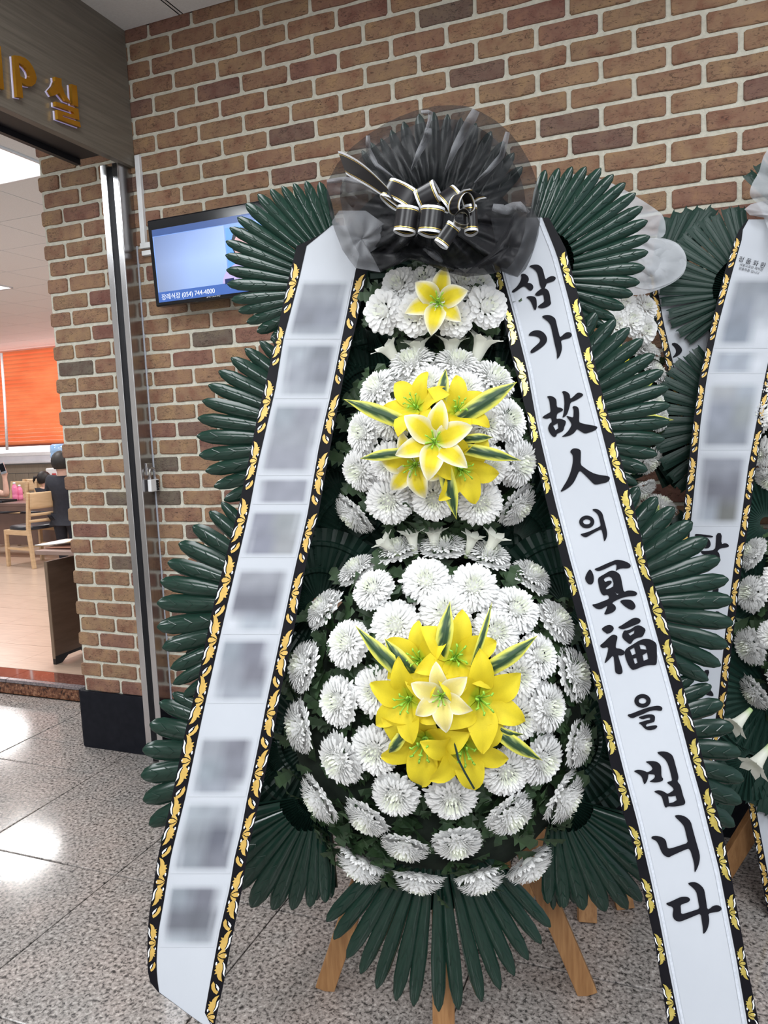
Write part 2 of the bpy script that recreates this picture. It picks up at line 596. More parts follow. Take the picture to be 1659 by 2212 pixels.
def brick_mesh(w, h, seed, rnd=0.0):
    """a clay tile, 12-point uneven outline, proud of the mortar; local x,z in the wall, -y outward"""
    r = random.Random(seed)
    pts = []
    c = 0.006
    xs = [-w / 2, w / 2]
    base = [(-w / 2 + c, -h / 2), (-w / 6, -h / 2), (w / 6, -h / 2), (w / 2 - c, -h / 2), (w / 2, -h / 2 + c), (w / 2, h / 2 - c),
            (w / 2 - c, h / 2), (w / 6, h / 2), (-w / 6, h / 2), (-w / 2 + c, h / 2), (-w / 2, h / 2 - c), (-w / 2, -h / 2 + c)]
    for x, z in base:
        pts.append((x + r.uniform(-.0016, .0016), z + r.uniform(-.0018, .0018)))
    d = 0.0065 + r.uniform(-.001, .0015)
    n = len(pts)
    vs = [(x, 0.004, z) for x, z in pts]
    vs += [(x * 0.985, -d * 0.7, z * 0.96) for x, z in pts]
    k = 1 - 0.010 / w
    vs += [(x * 0.955, -d + r.uniform(-.0006, .0006), z * 0.86) for x, z in pts]
    fs = []
    for a in (0, n):
        for i in range(n):
            fs.append((a + i, a + (i + 1) % n, a + n + (i + 1) % n, a + n + i))
    fs.append(tuple(2 * n + i for i in range(n)))
    return vs, fs


BW, BH = 0.1858, 0.0588
VAR = [brick_mesh(BW, BH, 100 + i) for i in range(8)]
BM = [mesh_from('brick', v, f, M['brick']) for v, f in VAR]
cand = []
for v in range(0, 43):
    z = 2.955 - PZ * v
    if z - BH / 2 < BASE_H - 0.005:
        continue
    off = 0.0 if v % 2 == 0 else 0.5
    k0 = -4
    for k in range(k0, 26):
        xa, xb = PX * (k + off) + 0.0061, PX * (k + 1 + off) - 0.0061
        lo, hi = WX0 - 0.004, WX1
        if v % 2 == 0 and k == -4:
            continue
        xa2, xb2 = max(xa, lo), min(xb, hi)
        if xb2 - xa2 < 0.03:
            continue
        px, py, pz = proj(Vector(((xa2 + xb2) / 2, 0, z)))
        inside = -60 < px < W + 40 and -40 < py < 1640
        # hidden behind the wreaths or the sign board
        hid = (px > 600 and py > 640) or (((px - 935) / 330) ** 2 + ((py - 560) / 250) ** 2 < 1) or (px > 1230 and py > 560) or (px < 275 and py < 300 and px < 275)
        cand.append((xa2, xb2, z, inside and not hid, px, py))
stuff = MB()
rnds = []
nb = 0
for xa, xb, z, vis, px, py in cand:
    w = xb - xa
    i = random.randrange(8)
    if vis and nb < 300:
        nb += 1
        if w > BW - 0.004:
            me = BM[i]
        else:
            vv, ff = brick_mesh(w, BH, 500 + nb)
            me = mesh_from('brick', vv, ff, M['brick'])
        T = Matrix.Translation(((xa + xb) / 2, random.uniform(-0.0008, 0.0008), z)) @ Matrix.Rotation(random.uniform(-.004, .004), 4, 'Y')
        obj('brick', me, wall, T)
    else:
        vv, ff = brick_mesh(w, BH, 900 + i) if w < BW - 0.004 else VAR[i]
        stuff.add([Vector(p) + Vector(((xa + xb) / 2, 0, z)) for p in vv], ff)
        rnds += [random.random()] * len(vv)
bs = stuff.build('brick_field', M['brick'], wall)
a = bs.data.attributes.new('rnd', 'FLOAT', 'POINT')
a.data.foreach_set('value', rnds)
bs['kind'] = 'stuff'

# black tiled base under the bricks
mb = MB()
mb.box(((WX0 - 0.03 - 0.245) / 2, -0.006, BASE_H / 2), (0.36, 0.020, BASE_H))
mb.box(((WX1 - 0.13) / 2, -0.006, BASE_H / 2), (WX1 + 0.13, 0.020, BASE_H))
mb.box((WX0 - 0.020, 0.12, BASE_H / 2), (0.022, 0.25, BASE_H))
struct('baseboard_back', mb, M['black_tile'], bevel=0.002)

# --- hall ceiling boards and dining-room tiles (one level), far walls
mb = MB()
mb.box((-2.6, 0.9, CEIL + 0.06), (17.2, 13.4, 0.1))
ceiling = struct('ceiling', mb, M['grout'])
TP = 0.6
tx0, ty0 = -1.455, 1.06
for i in range(-15, 2):
    for j in range(-2, 12):
        x0, y0 = tx0 + TP * (i - 1), ty0 + TP * (j - 1)
        c = Vector((x0 + .3, y0 + .3, CEIL))
        if any(abs(c.x - lx) < 0.2 and abs(c.y - ly) < 0.2 for lx, ly in ROOM_LIGHTS):
            continue
        if x0 + TP > -0.8 or y0 < -0.2 or x0 < -9.5:
            continue
        m = MB()
        g = 0.0035
        m.box((c.x, c.y, CEIL + 0.004), (TP - 2 * g, TP - 2 * g, 0.012))
        m.build('tile', M['ceiling'], ceiling)
m = MB()
m.box((-0.48, -2.95, CEIL + 0.004), (1.27, 5.88, 0.012))
m.build('board', M['ceiling'], ceiling)
m = MB()
m.box((2.88, -3.0, CEIL + 0.004), (5.43, 5.98, 0.012))
m.build('board', M['ceiling'], ceiling)
m = MB()
m.box((-2.9, -3.4, CEIL + 0.004), (4.0, 5.4, 0.012))
m.build('board', M['ceiling'], ceiling)
m = MB()
m.box((0.160, -3.0, CEIL + 0.001), (0.02, 5.98, 0.006))
m.build('ceiling_strip', M['wall'], ceiling)
for nm, c, s, mt in (('wall_front', (1.5, -6.05, CEIL / 2), (9.4, 0.1, CEIL), 'wall'),
                     ('wall_left', (-3.15, -2.8, CEIL / 2), (0.1, 6.5, CEIL), 'wall_dark'), ('wall_far_left', (-11.0, 3.9, CEIL / 2), (0.1, 7.0, CEIL), 'wall')):
    m = MB()
    m.box(c, s)
    struct(nm, m, M[mt])

# --- shutter guide post on the wall, left of the television
ZS = 2.455
mb = MB()
for xa, xb in ((-0.213, -0.184), (-0.154, -0.128)):
    mb.box(((xa + xb) / 2, -0.043, ZS / 2 + 0.003), (xb - xa, 0.086, ZS))
post = struct('trim_1', mb, M['steel'], bevel=0.0015)
mb = MB()
mb.box((-0.169, -0.030, ZS / 2 + 0.003), (0.0305, 0.058, ZS))
mb.build('guide_channel', M['rubber'], post)
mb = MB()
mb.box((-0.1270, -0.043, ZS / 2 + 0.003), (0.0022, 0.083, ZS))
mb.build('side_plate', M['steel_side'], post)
mb = MB()
mb.box((-0.1245, -0.006, ZS / 2 - 0.15), (0.0035, 0.007, ZS - 0.3))
mb.build('silicone_joint', M['selvage'], post)

# latch and combination padlock on the post
c = onplane(322, 1014, Vector((-0.125, 0, 0)), Vector((1, 0, 0)))
mb = MB()
mb.box((-0.1235, c.y, c.z + 0.001), (0.005, 0.034, 0.050))
hasp = mb.build('hasp', M['steel'], None, bevel=0.001)
tag(hasp, 'small steel hasp plate screwed to the side of the shutter post', 'latch')
t = thing('padlock', 'white four-digit combination padlock hanging on the steel shutter post', 'padlock', (-0.109, c.y, c.z - 0.085))
mb = MB()
arc = [Vector((-0.109, c.y - 0.017, c.z - 0.045)), Vector((-0.109, c.y - 0.017, c.z - 0.012))]
for k in range(9):
    an = PI - PI * k / 8
    arc.append(Vector((-0.109, c.y + 0.017 * math.cos(an), c.z - 0.010 + 0.017 * math.sin(an))))
arc.append(Vector((-0.109, c.y + 0.017, c.z - 0.045)))
mb.tube(arc, 0.0034, 8)
mb.build('shackle', M['steel'], t, True)
mb = MB()
mb.box((-0.109, c.y, c.z - 0.066), (0.018, 0.052, 0.050))
body = mb.build('body', M['white_plastic'], t, bevel=0.003)
for k in range(4):
    mb = MB()
    zz = c.z - 0.050 - k * 0.011
    mb.lathe([(0.004, -0.0075), (0.0055, -0.006), (0.0055, 0.006), (0.004, 0.0075)],
             Matrix.Translation((-0.1005, c.y + 0.014, zz)) @ Matrix.Rotation(PI / 2, 4, 'X'), 10)
    mb.build('dial', M['black_gloss'], body, True)

# --- sign board over the doorway
t = thing('sign_board', 'dark wood sign board with raised gold letters over the doorway', 'sign', (-0.15, -0.5, ZS))
mb = MB()
mb.box((-0.1195, -1.1 - 0.004, (ZS + CEIL) / 2), (0.029, 2.19, CEIL - ZS - 0.002))
board = mb.build('panel', M['sign_wood'], t, bevel=0.0015)
mb = MB()
mb.box((-0.190, -1.1 - 0.075, ZS + 0.04), (0.105, 2.04, 0.06))
mb.box((-0.255, -1.1 - 0.075, ZS + 0.02), (0.02, 2.04, 0.06))
mb.build('shutter_slot', M['rubber'], t)
SN = Vector((1, 0, 0))


def sgn(pts, x=-0.084):
    return [onplane(a / 5.53, 40 + b / 5.53, Vector((x, 0, 0)), SN) for a, b in pts]


GL = {
    'I': ([[(-45, 300), (10, 335), (50, 850), (-10, 830)]], []),
    'P': ([[(168, 438), (240, 447), (300, 470), (350, 512), (395, 580), (425, 650), (440, 715), (425, 775), (380, 812), (320, 803), (262, 765), (278, 950), (205, 935)]],
          [[(225, 532), (262, 548), (305, 580), (342, 630), (356, 680), (345, 715), (310, 722), (245, 690)]]),
    'S': ([[(655, 695), (735, 718), (738, 800), (775, 900), (855, 1012), (785, 985), (708, 890), (668, 912), (630, 925), (588, 858), (640, 800), (662, 745)],
           [(852, 782), (918, 803), (937, 1055), (868, 1030)],
           [(662, 990), (938, 1080), (950, 1212), (748, 1148), (750, 1170), (955, 1238), (968, 1300), (693, 1200), (683, 1090), (885, 1152), (882, 1118), (667, 1044)]], [])}
for key, nm in (('I', 'letter'), ('P', 'letter'), ('S', 'syllable')):
    mb = MB()
    outs, holes = GL[key]
    for o_ in outs:
        mb.prism([p - Vector((0.012, 0, 0)) for p in sgn(o_)], [[p - Vector((0.012, 0, 0)) for p in sgn(h)] for h in holes], (0.012, 0, 0))
    mb.build(nm, M['gold'], board)
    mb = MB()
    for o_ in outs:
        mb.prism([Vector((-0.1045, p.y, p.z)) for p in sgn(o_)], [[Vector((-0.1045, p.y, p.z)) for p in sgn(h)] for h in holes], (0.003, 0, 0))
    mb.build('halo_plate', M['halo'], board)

# --- television on a tilting bracket
TVC, TVT, TVYAW, TVW = Vector((0.285, -0.125, 2.049)), 0.049, -0.021, 0.536
TVH = TVW * 0.60
TR = Matrix.Rotation(TVYAW, 3, 'Z') @ Matrix.Rotation(TVT, 3, 'X')
t = thing('television', 'black flat television tilted out from the brick wall showing a news studio', 'television', TVC)
mb = MB()
mb.box(TVC + TR @ Vector((0, 0.03, 0)), (TVW, 0.045, TVH), TR)
case = mb.build('case', M['black_gloss'], t, bevel=0.006)
mb = MB()
mb.box(TVC + TR @ Vector((0, 0.075, 0.0)), (0.10, 0.09, 0.16), TR)
mb.build('bracket', M['rubber'], t)
SWD, SHT = TVW * 0.925, TVH * 0.835
scr = MB()


def tvp(u, v, d=0.0):
    return TVC + TR @ Vector(((u - 0.5) * SWD, 0.0055 - d, (0.5 - v) * SHT - 0.012))


def tvq(u0, v0, u1, v1, c, d):
    scr.add([tvp(u0, v0, d), tvp(u0, v1, d), tvp(u1, v1, d), tvp(u1, v0, d)], [(0, 1, 2, 3)], lin(c))


tvq(0, 0, 1, 1, (118, 152, 214), 0.0)
tvq(0, 0, 1, 0.09, (60, 84, 138), 0.0006)
TVG = {}
for j in range(3):
    for i in range(3):
        cc = [[(112, 130, 172), (132, 154, 203), (150, 174, 220)], [(130, 146, 182), (152, 176, 224), (162, 186, 234)], [(126, 138, 166), (144, 168, 216), (140, 166, 214)]][j][i]
        TVG[(i, j)] = lin(cc)
vs, cs, fs = [], [], []
for j in range(13):
    for i in range(13):
        fx, fy = i / 12 * 2, j / 12 * 2
        i0, j0 = min(1, int(fx)), min(1, int(fy))
        ax, ay = fx - i0, fy - j0
        cs.append(tuple((TVG[(i0, j0)][k] * (1 - ax) + TVG[(i0 + 1, j0)][k] * ax) * (1 - ay) + (TVG[(i0, j0 + 1)][k] * (1 - ax) + TVG[(i0 + 1, j0 + 1)][k] * ax) * ay for k in range(3)))
        vs.append(tvp(0.01 + 0.64 * i / 12, 0.10 + 0.76 * j / 12, 0.0006))
        if i < 12 and j < 12:
            b_ = j * 13 + i
            fs.append((b_, b_ + 13, b_ + 14, b_ + 1))
scr.add(vs, fs, cs)
tvq(0, 0.86, 1, 1, (66, 98, 165), 0.0007)
tvq(0.66, 0.14, 1, 0.86, (96, 150, 226), 0.0004)
tvq(0.82, 0.02, 0.95, 0.10, (84, 112, 168), 0.0008)


def tvblob(cx, cy, rx, ry, c, d, a0=0, a1=2 * PI):
    vs = [tvp(cx + rx * math.cos(a0 + (a1 - a0) * k / 20), cy + ry * math.sin(a0 + (a1 - a0) * k / 20), d) for k in range(21)]
    scr.add(vs[::-1], [tuple(range(21))], lin(c))


tvblob(0.79, 0.36, 0.085, 0.20, (30, 28, 40), 0.0008)
tvblob(0.79, 0.40, 0.066, 0.17, (196, 158, 160), 0.0010)
tvblob(0.80, 0.86, 0.20, 0.26, (176, 164, 214), 0.0009, PI, 2 * PI)
tvblob(0.805, 0.86, 0.05, 0.20, (226, 226, 240), 0.0011, PI, 2 * PI)
tvblob(0.81, 0.86, 0.030, 0.14, (92, 44, 110), 0.0012, PI, 2 * PI)
tvq(0.62, 0.80, 0.70, 0.87, (30, 44, 84), 0.0013)
o = scr.build('screen', vcm('screen_glow', 0.2, var=0.02, emit=0.50), case)


def text_obj(body, size, Mx, mat, parent, name, ext=0.0):
    cu = bpy.data.curves.new(name, 'FONT')
    cu.body = body
    cu.size = size
    cu.extrude = ext
    cu.align_x = 'LEFT'
    tmp = bpy.data.objects.new('tmp', cu)
    COL.objects.link(tmp)
    dg = bpy.context.evaluated_depsgraph_get()
    me = bpy.data.meshes.new_from_object(tmp.evaluated_get(dg))
    bpy.data.objects.remove(tmp)
    bpy.data.curves.remove(cu)
    me.name = name
    me.materials.clear()
    me.materials.append(mat)
    return obj(name, me, parent, Mx)


TXW = emission('screen_text', lin((214, 226, 250)), 0.6)
BASE_T = (TR @ Matrix.Rotation(PI / 2, 3, 'X')).to_4x4()
text_obj('장례식장 (054) 744-4000', 0.024, Matrix.Translation(tvp(0.03, 0.965, 0.002)) @ BASE_T, TXW, case, 'caption')
text_obj('으로 들어가', 0.026, Matrix.Translation(tvp(0.66, 0.935, 0.002)) @ BASE_T, TXW, case, 'caption')
text_obj('SAMSUNG', 0.0135, Matrix.Translation(TVC + TR @ Vector((-0.03, 0.0065, -TVH / 2 + 0.010))) @ BASE_T, M['white_plastic'], case, 'logo')

# white cable trunking to the television
mb = MB()
mb.box((-0.085, -0.011, 2.325), (0.022, 0.020, 0.345))
tr = mb.build('trim_2', M['white_plastic'], None, bevel=0.002)
tr['kind'] = 'structure'
mb = MB()
mb.box((-0.062, -0.012, 2.150), (0.075, 0.022, 0.022))
mb.box((-0.055, -0.013, 2.120), (0.075, 0.024, 0.019))
mb.build('elbow', M['white_plastic'], tr, bevel=0.002)

# --- step, threshold and dining-room floor
mb = MB()
mb.box((-4.85, 0.475, 0.030), (8.2, 0.03, 0.060))
step = struct('trim_3', mb, M['red_granite'])
mb = MB()
mb.box((-4.85, 0.478, 0.0635), (8.2, 0.03, 0.007))
mb.build('shadow_gap', M['rubber'], step)
for i in range(9):
    m = MB()
    x1 = -0.70 - i * 0.90
    m.box((x1 - 0.449, 0.464, 0.0755), (0.895, 0.030, 0.018))
    m.build('nosing', M['nosing'], step, bevel=0.001)
    m = MB()
    m.box((x1 - 0.449, 0.5475, 0.0752), (0.897, 0.135, 0.0192))
    m.build('threshold', M['threshold'], step)

mb = MB()
mb.box((-4.9, 3.95, 0.02), (12.1, 6.66, 0.105))
rfloor = struct('floor_dining', mb, M['grout'])
PL = pm('wood_floor_plank', (0.44, 0.315, 0.24), (0.54, 0.40, 0.31), 7, 0.28, stretch=(1, 9, 1), spec=0.5)
for i in range(10):
    for j in range(16):
        x0 = -0.9 - 0.9 * i - (0.45 if j % 2 else 0)
        y0 = 0.62 + 0.45 * j * 0.92
        c = Vector((x0 - .45, y0 + .2, RFZ))
        px, py, pz = proj(c)
        if px < -500 or px > 700:
            continue
        m = MB()
        y1 = y0 + 0.412
        if y1 > 7.2:
            continue
        m.box((x0 - 0.45, (y0 + y1) / 2, RFZ - 0.0045), (0.8985, y1 - y0 - 0.0015, 0.009))
        m.build('plank', PL, rfloor)

# far wall: wainscot boards, sill, window with orange blind
YW = 7.25
mb = MB()
mb.box((-5.5, YW + 0.06, CEIL / 2), (11.0, 0.1, CEIL))
far = struct('wall_far', mb, M['wall'])
WD = pm('grey_brown_laminate', (0.20, 0.165, 0.125), (0.26, 0.215, 0.165), 3, 0.5, stretch=(9, 9, 1))
mb = MB()
mb.box((-6.5, YW - 0.005, 0.98), (8.6, 0.03, 0.14))
mb.build('dado_rail', WD, far)
for i in range(24):
    x = -10.6 + 0.29 * i
    m = MB()
    m.box((x, YW + 0.001, 0.495), (0.284, 0.018, 0.81))
    m.build('panel', WD, far, bevel=0.002)
mb = MB()
mb.box((-6.8, YW - 0.04, 1.09), (7.6, 0.10, 0.035))
mb.box((-6.8, YW - 0.01, 1.18), (7.6, 0.06, 0.15))
mb.build('sill', pm('sill_white', (0.66, 0.66, 0.70), None, 5, 0.4), far, bevel=0.004)
win = MB()
WG = emission('daylit_glass', (0.95, 0.97, 1.0), 1.5)
win.box((-7.0, YW + 0.005, 2.05), (6.4, 0.010, 1.62))
winw = struct('window_1', win, WG)
mb = MB()
mb.box((-7.0, YW - 0.02, 1.225), (6.4, 0.05, 0.05))
mb.box((-3.82, YW - 0.02, 2.05), (0.05, 0.05, 1.75))
mb.box((-6.02, YW - 0.02, 2.05), (0.05, 0.05, 1.75))
mb.build('window_frame', M['white_plastic'], winw)

# ceiling light fittings
for nm, L, sx, sy in (('hall', HALL_LIGHTS, 0.6, 1.2), ('room', ROOM_LIGHTS, 0.6, 0.6)):
    for i, (x, y) in enumerate(L):
        ordn = ('first', 'second', 'third', 'fourth', 'fifth', 'sixth', 'seventh', 'eighth')
        if nm == 'hall':
            lbl = '%s long hall ceiling light of the %s row, counting from the doorway' % (ordn[i % 3], 'wall-side' if i < 3 else 'far') if i < 6 else 'added unseen ceiling light left of the doorway sign, %s the brick wall' % ('nearer' if i == 6 else 'farther from')
        else:
            lbl = '%s of the six square dining-room ceiling lights farther from the doorway' % ordn[(i - 2) % 6]
        if nm == 'room' and i == 0:
            lbl = 'square glowing ceiling panel nearest the doorway, just inside the dining room'
        if nm == 'room' and i == 1:
            lbl = 'second glowing ceiling panel from the doorway, deeper in the dining room'
        t = thing('ceiling_light', lbl, 'ceiling light', (x, y, CEIL - 0.01), 'ceiling lights of the dining room' if nm == 'room' else 'ceiling lights of the hall')
        m = MB()
        for a, b_ in ((1, 0), (-1, 0), (0, 1), (0, -1)):
            m.box((x + a * (sx / 2 - .007), y + b_ * (sy / 2 - .007), CEIL - 0.006), ((0.014 if a else sx), (0.014 if b_ else sy), 0.016))
        m.build('frame', M['white_plastic'], t)
        m = MB()
        m.box((x, y, CEIL - 0.005), (sx - 0.03, sy - 0.03, 0.008))
        m.build('diffuser', M['diffuser'] if 'diffuser' in M else M.setdefault('diffuser', emission('light_diffuser', (1, 0.99, 0.98), 2.2)), t)

# ================================================================== DINING ROOM THINGS
ORANGE = pm('orange_blind', (0.80, 0.20, 0.075), (0.95, 0.29, 0.12), 2, 0.5, emit=0.20, stretch=(1, 1, 3))  # steady glow stands in for daylight coming through the slats
for bi, (xa, xb, lbl) in enumerate(((-10.4, -9.02, 'orange slatted blind at the far window, left of the white cord'), (-9.00, -3.86, 'wide orange slatted blind at the far window, right of the white cord'))):
    t = thing('window_blind', lbl, 'blind', ((xa + xb) / 2, YW - 0.10, 1.36))
    m = MB()
    m.box(((xa + xb) / 2, YW - 0.10, 1.375), (xb - xa, 0.03, 0.03))
    m.build('bottom_rail', pm('blind_rail', (0.20, 0.05, 0.03), None, 5, 0.4), t)
    for k in range(24):
        z = 1.415 + k * 0.0645
        m = MB()
        R = Matrix.Rotation(0.5, 3, 'X')
        m.grid([[Vector((x, YW - 0.10, z)) + R @ Vector((0, 0, s * 0.036)) + Vector((0, -0.006 * (1 - s * s), 0)) for x in (xa, xb)] for s in (-1, -0.3, 0.4, 1)])
        m.build('slat', ORANGE, t, True)
m = MB()
pa, pb = at(3, 763, 11.95), at(15.5, 972, 11.95)
m.tube([pa, pa.lerp(pb, 0.5) + Vector((0.01, 0, 0)), pb], 0.022, 6)
cordo = m.build('blind_cord', M['white_plastic'], None, True)
tag(cordo, 'white pull cord hanging between the two orange window blinds', 'cord')

PINE = pm('pale_beech', (0.60, 0.40, 0.225), (0.70, 0.49, 0.29), 8, 0.45, stretch=(1, 1, 6))
VINYL = pm('black_vinyl', (0.012, 0.012, 0.018), (0.02, 0.02, 0.028), 20, 0.35)


def chair(loc, face, label):
    """loc = floor point midway between the rear posts, face = direction the chair faces"""
    d = Vector((face[0], face[1], 0)).normalized()
    s = Vector((-d.y, d.x, 0))
    L = Vector(loc)
    t = thing('dining_chair', label, 'chair', loc, 'beech dining chairs')

    def P(a, b, z):
        return L + d * a + s * b + Vector((0, 0, z))
    hw = 0.20
    for b in (-hw, hw):
        m = MB()
        m.beam(P(-0.03, b, 0), P(0.01, b, 0.42), 0.036, 0.036, d)
        m.beam(P(0.01, b, 0.42), P(-0.05, b, 0.80), 0.036, 0.036, d)
        m.build('leg', PINE, t, bevel=0.004)
        m = MB()
        m.beam(P(0.42, b, 0), P(0.41, b, 0.40), 0.036, 0.036, d)
        m.build('leg', PINE, t, bevel=0.004)
        m = MB()
        m.beam(P(0.02, b, 0.375), P(0.42, b, 0.375), 0.03, 0.05)
        m.beam(P(-0.01, b, 0.20), P(0.42, b, 0.20), 0.022, 0.022)
        m.build('side_rail', PINE, t)
    m = MB()
    m.beam(P(0.41, -hw, 0.375), P(0.41, hw, 0.375), 0.03, 0.05)
    m.beam(P(0.20, -hw, 0.20), P(0.20, hw, 0.20), 0.022, 0.022)
    m.build('stretcher', PINE, t)
    m = MB()
    n = 8
    rows = []
    for z in (0.63, 0.66, 0.78, 0.80):
        rows.append([P(-0.022 - (z - 0.42) * 0.11 - 0.035 * (1 - (k / n * 2 - 1) ** 2), -hw + 2 * hw * k / n, z) for k in range(n + 1)])
    m.grid(rows)
    rest = m.build('backrest', PINE, t, True)
    sm = rest.modifiers.new('thick', 'SOLIDIFY')
    sm.thickness = 0.02
    for z in (0.50, 0.565):
        m = MB()
        m.grid([[P(-0.012 - 0.035 * (1 - (k / n * 2 - 1) ** 2), -hw + 2 * hw * k / n, z + q) for k in range(n + 1)] for q in (-0.015, 0.015)])
        r = m.build('back_slat', PINE, t, True)
        sm = r.modifiers.new('thick', 'SOLIDIFY')
        sm.thickness = 0.016
    m = MB()
    rows = []
    for h, k in ((0.400, 0.98), (0.425, 1.0), (0.440, 0.94), (0.446, 0.7)):
        ring = []
        for q in range(16):
            an = 2 * PI * q / 16
            cx = math.copysign(abs(math.cos(an)) ** 0.5, math.cos(an))
            sy = math.copysign(abs(math.sin(an)) ** 0.5, math.sin(an))
            ring.append(P(0.215 + 0.205 * k * cx, 0.205 * k * sy, h))
        rows.append(ring)
    m.grid(rows, close=True)
    m.F.append(tuple(len(m.V) - 16 + q for q in range(16)))
    m.mi.append(0)
    m.build('seat', VINYL, t, True)
    return t


chair((-4.40, 3.58, RFZ), (-0.98, 0.18), 'beech dining chair with black seat, nearest the doorway, seen from behind')
p = at(74, 1060, 11.0)
chair((p.x, p.y, RFZ), (0.1, -1), 'beech dining chair under the far wainscot, left of the ponytailed child')
p = at(36, 1060, 10.4)
chair((p.x, p.y, RFZ), (-0.3, -1), 'beech dining chair behind the pink bottles')
p = at(104, 1060, 10.2)
chair((p.x, p.y, RFZ), (0.2, -1), 'beech dining chair beside the child in black, its back corner showing')

# table
TZ = 0.725
TOPW = pm('walnut_table', (0.105, 0.058, 0.042), (0.15, 0.085, 0.062), 5, 0.4, stretch=(1, 8, 1))
t = thing('dining_table', 'dark brown dining table behind the nearest beech chair', 'table', (-5.4, 4.25, RFZ))
m = MB()
m.box((-5.45, 4.22, TZ - 0.02), (2.3, 0.66, 0.04))
m.build('table_top', TOPW, t, bevel=0.003)
m = MB()
m.box((-5.45, 3.90, TZ - 0.065), (2.2, 0.03, 0.05))
m.box((-5.45, 4.50, TZ - 0.065), (2.2, 0.03, 0.05))
m.build('apron', TOPW, t)
for x in (-6.5, -4.42):
    for y in (3.96, 4.46):
        m = MB()
        m.box((x, y, (TZ - 0.04 + RFZ) / 2), (0.06, 0.06, TZ - 0.04 - RFZ))
        m.build('leg', TOPW, t)
DARKCL = pm('dark_cloth', (0.010, 0.011, 0.018), (0.016, 0.017, 0.026), 30, 0.85)
m = MB()
m.box((-5.10, 3.955, 0.42), (1.3, 0.03, 0.36))
m.build('modesty_panel', TOPW, t)


def onz(px, py, z):
    return onplane(px, py, Vector((0, 0, z)), Vector((0, 0, 1)))


PINK = pm('pink_drink', (0.80, 0.17, 0.34), (0.90, 0.26, 0.42), 20, 0.15, coat=0.6)
for i, (px, hgt, lbl) in enumerate(((34, 0.215, 'taller bottle of pink drink with white cap on the dining table'), (44.5, 0.180, 'shorter bottle of pink drink with white cap on the dining table'))):
    p = onz(px, 1081 - i, TZ)
    p.y = max(p.y, 3.96)
    r = 0.033
    t = thing('drink_bottle', lbl, 'bottle', (p.x, p.y, TZ))
    Mx = Matrix.Translation((p.x, p.y, TZ + 0.001))
    m = MB()
    m.lathe([(r * .8, 0), (r, 0.008), (r, hgt * .28), (r * .93, hgt * .32), (r, hgt * .36), (r, hgt * .68), (r * .85, hgt * .78), (0.013, hgt * .89), (0.012, hgt * .93)], Mx, 14)
    m.build('body', PINK, t, True)
    m = MB()
    m.lathe([(0.015, hgt * .92), (0.0155, hgt * .93), (0.0155, hgt), (0.012, hgt * 1.012)], Mx, 14)
    m.build('cap', M['white_plastic'], t, True)

PAPERW = pm('white_card', (0.72, 0.72, 0.74), None, 15, 0.6)
p = Vector((-4.72, 4.30, TZ))
t = thing('carton', 'white open cardboard carton on the dining table behind the nearest chair', 'box', p)
m = MB()
m.box(p + Vector((0, 0, 0.045)), (0.26, 0.18, 0.088))
m.build('body', PAPERW, t, bevel=0.002)
m = MB()
m.box(p + Vector((0, -0.10, 0.092)), (0.26, 0.03, 0.004), Matrix.Rotation(0.5, 3, 'X'))
m.build('flap', PAPERW, t)
p = Vector((-4.47, 4.12, TZ))
t = thing('paper_cup', 'small yellow-banded paper cup on the dining table', 'cup', p)
m = MB()
m.lathe([(0.026, 0.001), (0.028, 0.004), (0.036, 0.088), (0.038, 0.090), (0.036, 0.093)], Matrix.Translation(p), 16)
cup = m.build('body', PAPERW, t, True)
m = MB()
m.lathe([(0.0305, 0.022), (0.0352, 0.066)], Matrix.Translation(p), 16)
m.build('band', pm('yellow_band', (0.75, 0.52, 0.02), None, 30, 0.5), t, True)
p = Vector((-5.62, 4.06, TZ))
t = thing('serving_tray', 'flat dark serving tray at the left end of the dining table', 'tray', p)
m = MB()
m.box(p + Vector((0, 0, 0.006)), (0.42, 0.22, 0.010))
for a in (-1, 1):
    m.box(p + Vector((a * 0.205, 0, 0.014)), (0.012, 0.22, 0.022))
    m.box(p + Vector((0, a * 0.105, 0.014)), (0.42, 0.012, 0.022))
m.build('body', M['black_gloss'], t, bevel=0.002)

# water dispenser with its blue bottle
p = at(132, 1010, 11.4)
t = thing('water_dispenser', 'white water dispenser with an upturned blue bottle behind the child in black', 'dispenser', (p.x, p.y, RFZ))
m = MB()
m.box((p.x, p.y, (RFZ + p.z) / 2), (0.31, 0.31, p.z - RFZ))
m.build('cabinet', M['white_plastic'], t, bevel=0.015)
m = MB()
m.lathe([(0.03, 0.0), (0.045, 0.02), (0.12, 0.07), (0.132, 0.09), (0.126, 0.13), (0.134, 0.15), (0.134, 0.2), (0.127, 0.22), (0.134, 0.24), (0.132, 0.33), (0.10, 0.355)], Matrix.Translation(p), 20)
m.build('bottle', pm('blue_water_bottle', (0.22, 0.42, 0.72), (0.40, 0.60, 0.85), 12, 0.12, coat=0.5), t, True)
m = MB()
m.box((p.x + 0.02, p.y - 0.165, p.z - 0.10), (0.05, 0.04, 0.05))
m.build('tap', pm('tap_red', (0.5, 0.05, 0.05), None, 10, 0.4), t)

# people -------------------------------------------------------------
SKIN = pm('skin', (0.56, 0.33, 0.25), (0.62, 0.38, 0.29), 20, 0.55)
HAIR = pm('dark_hair', (0.008, 0.006, 0.006), (0.016, 0.012, 0.011), 60, 0.55, stretch=(1, 1, 0.2))


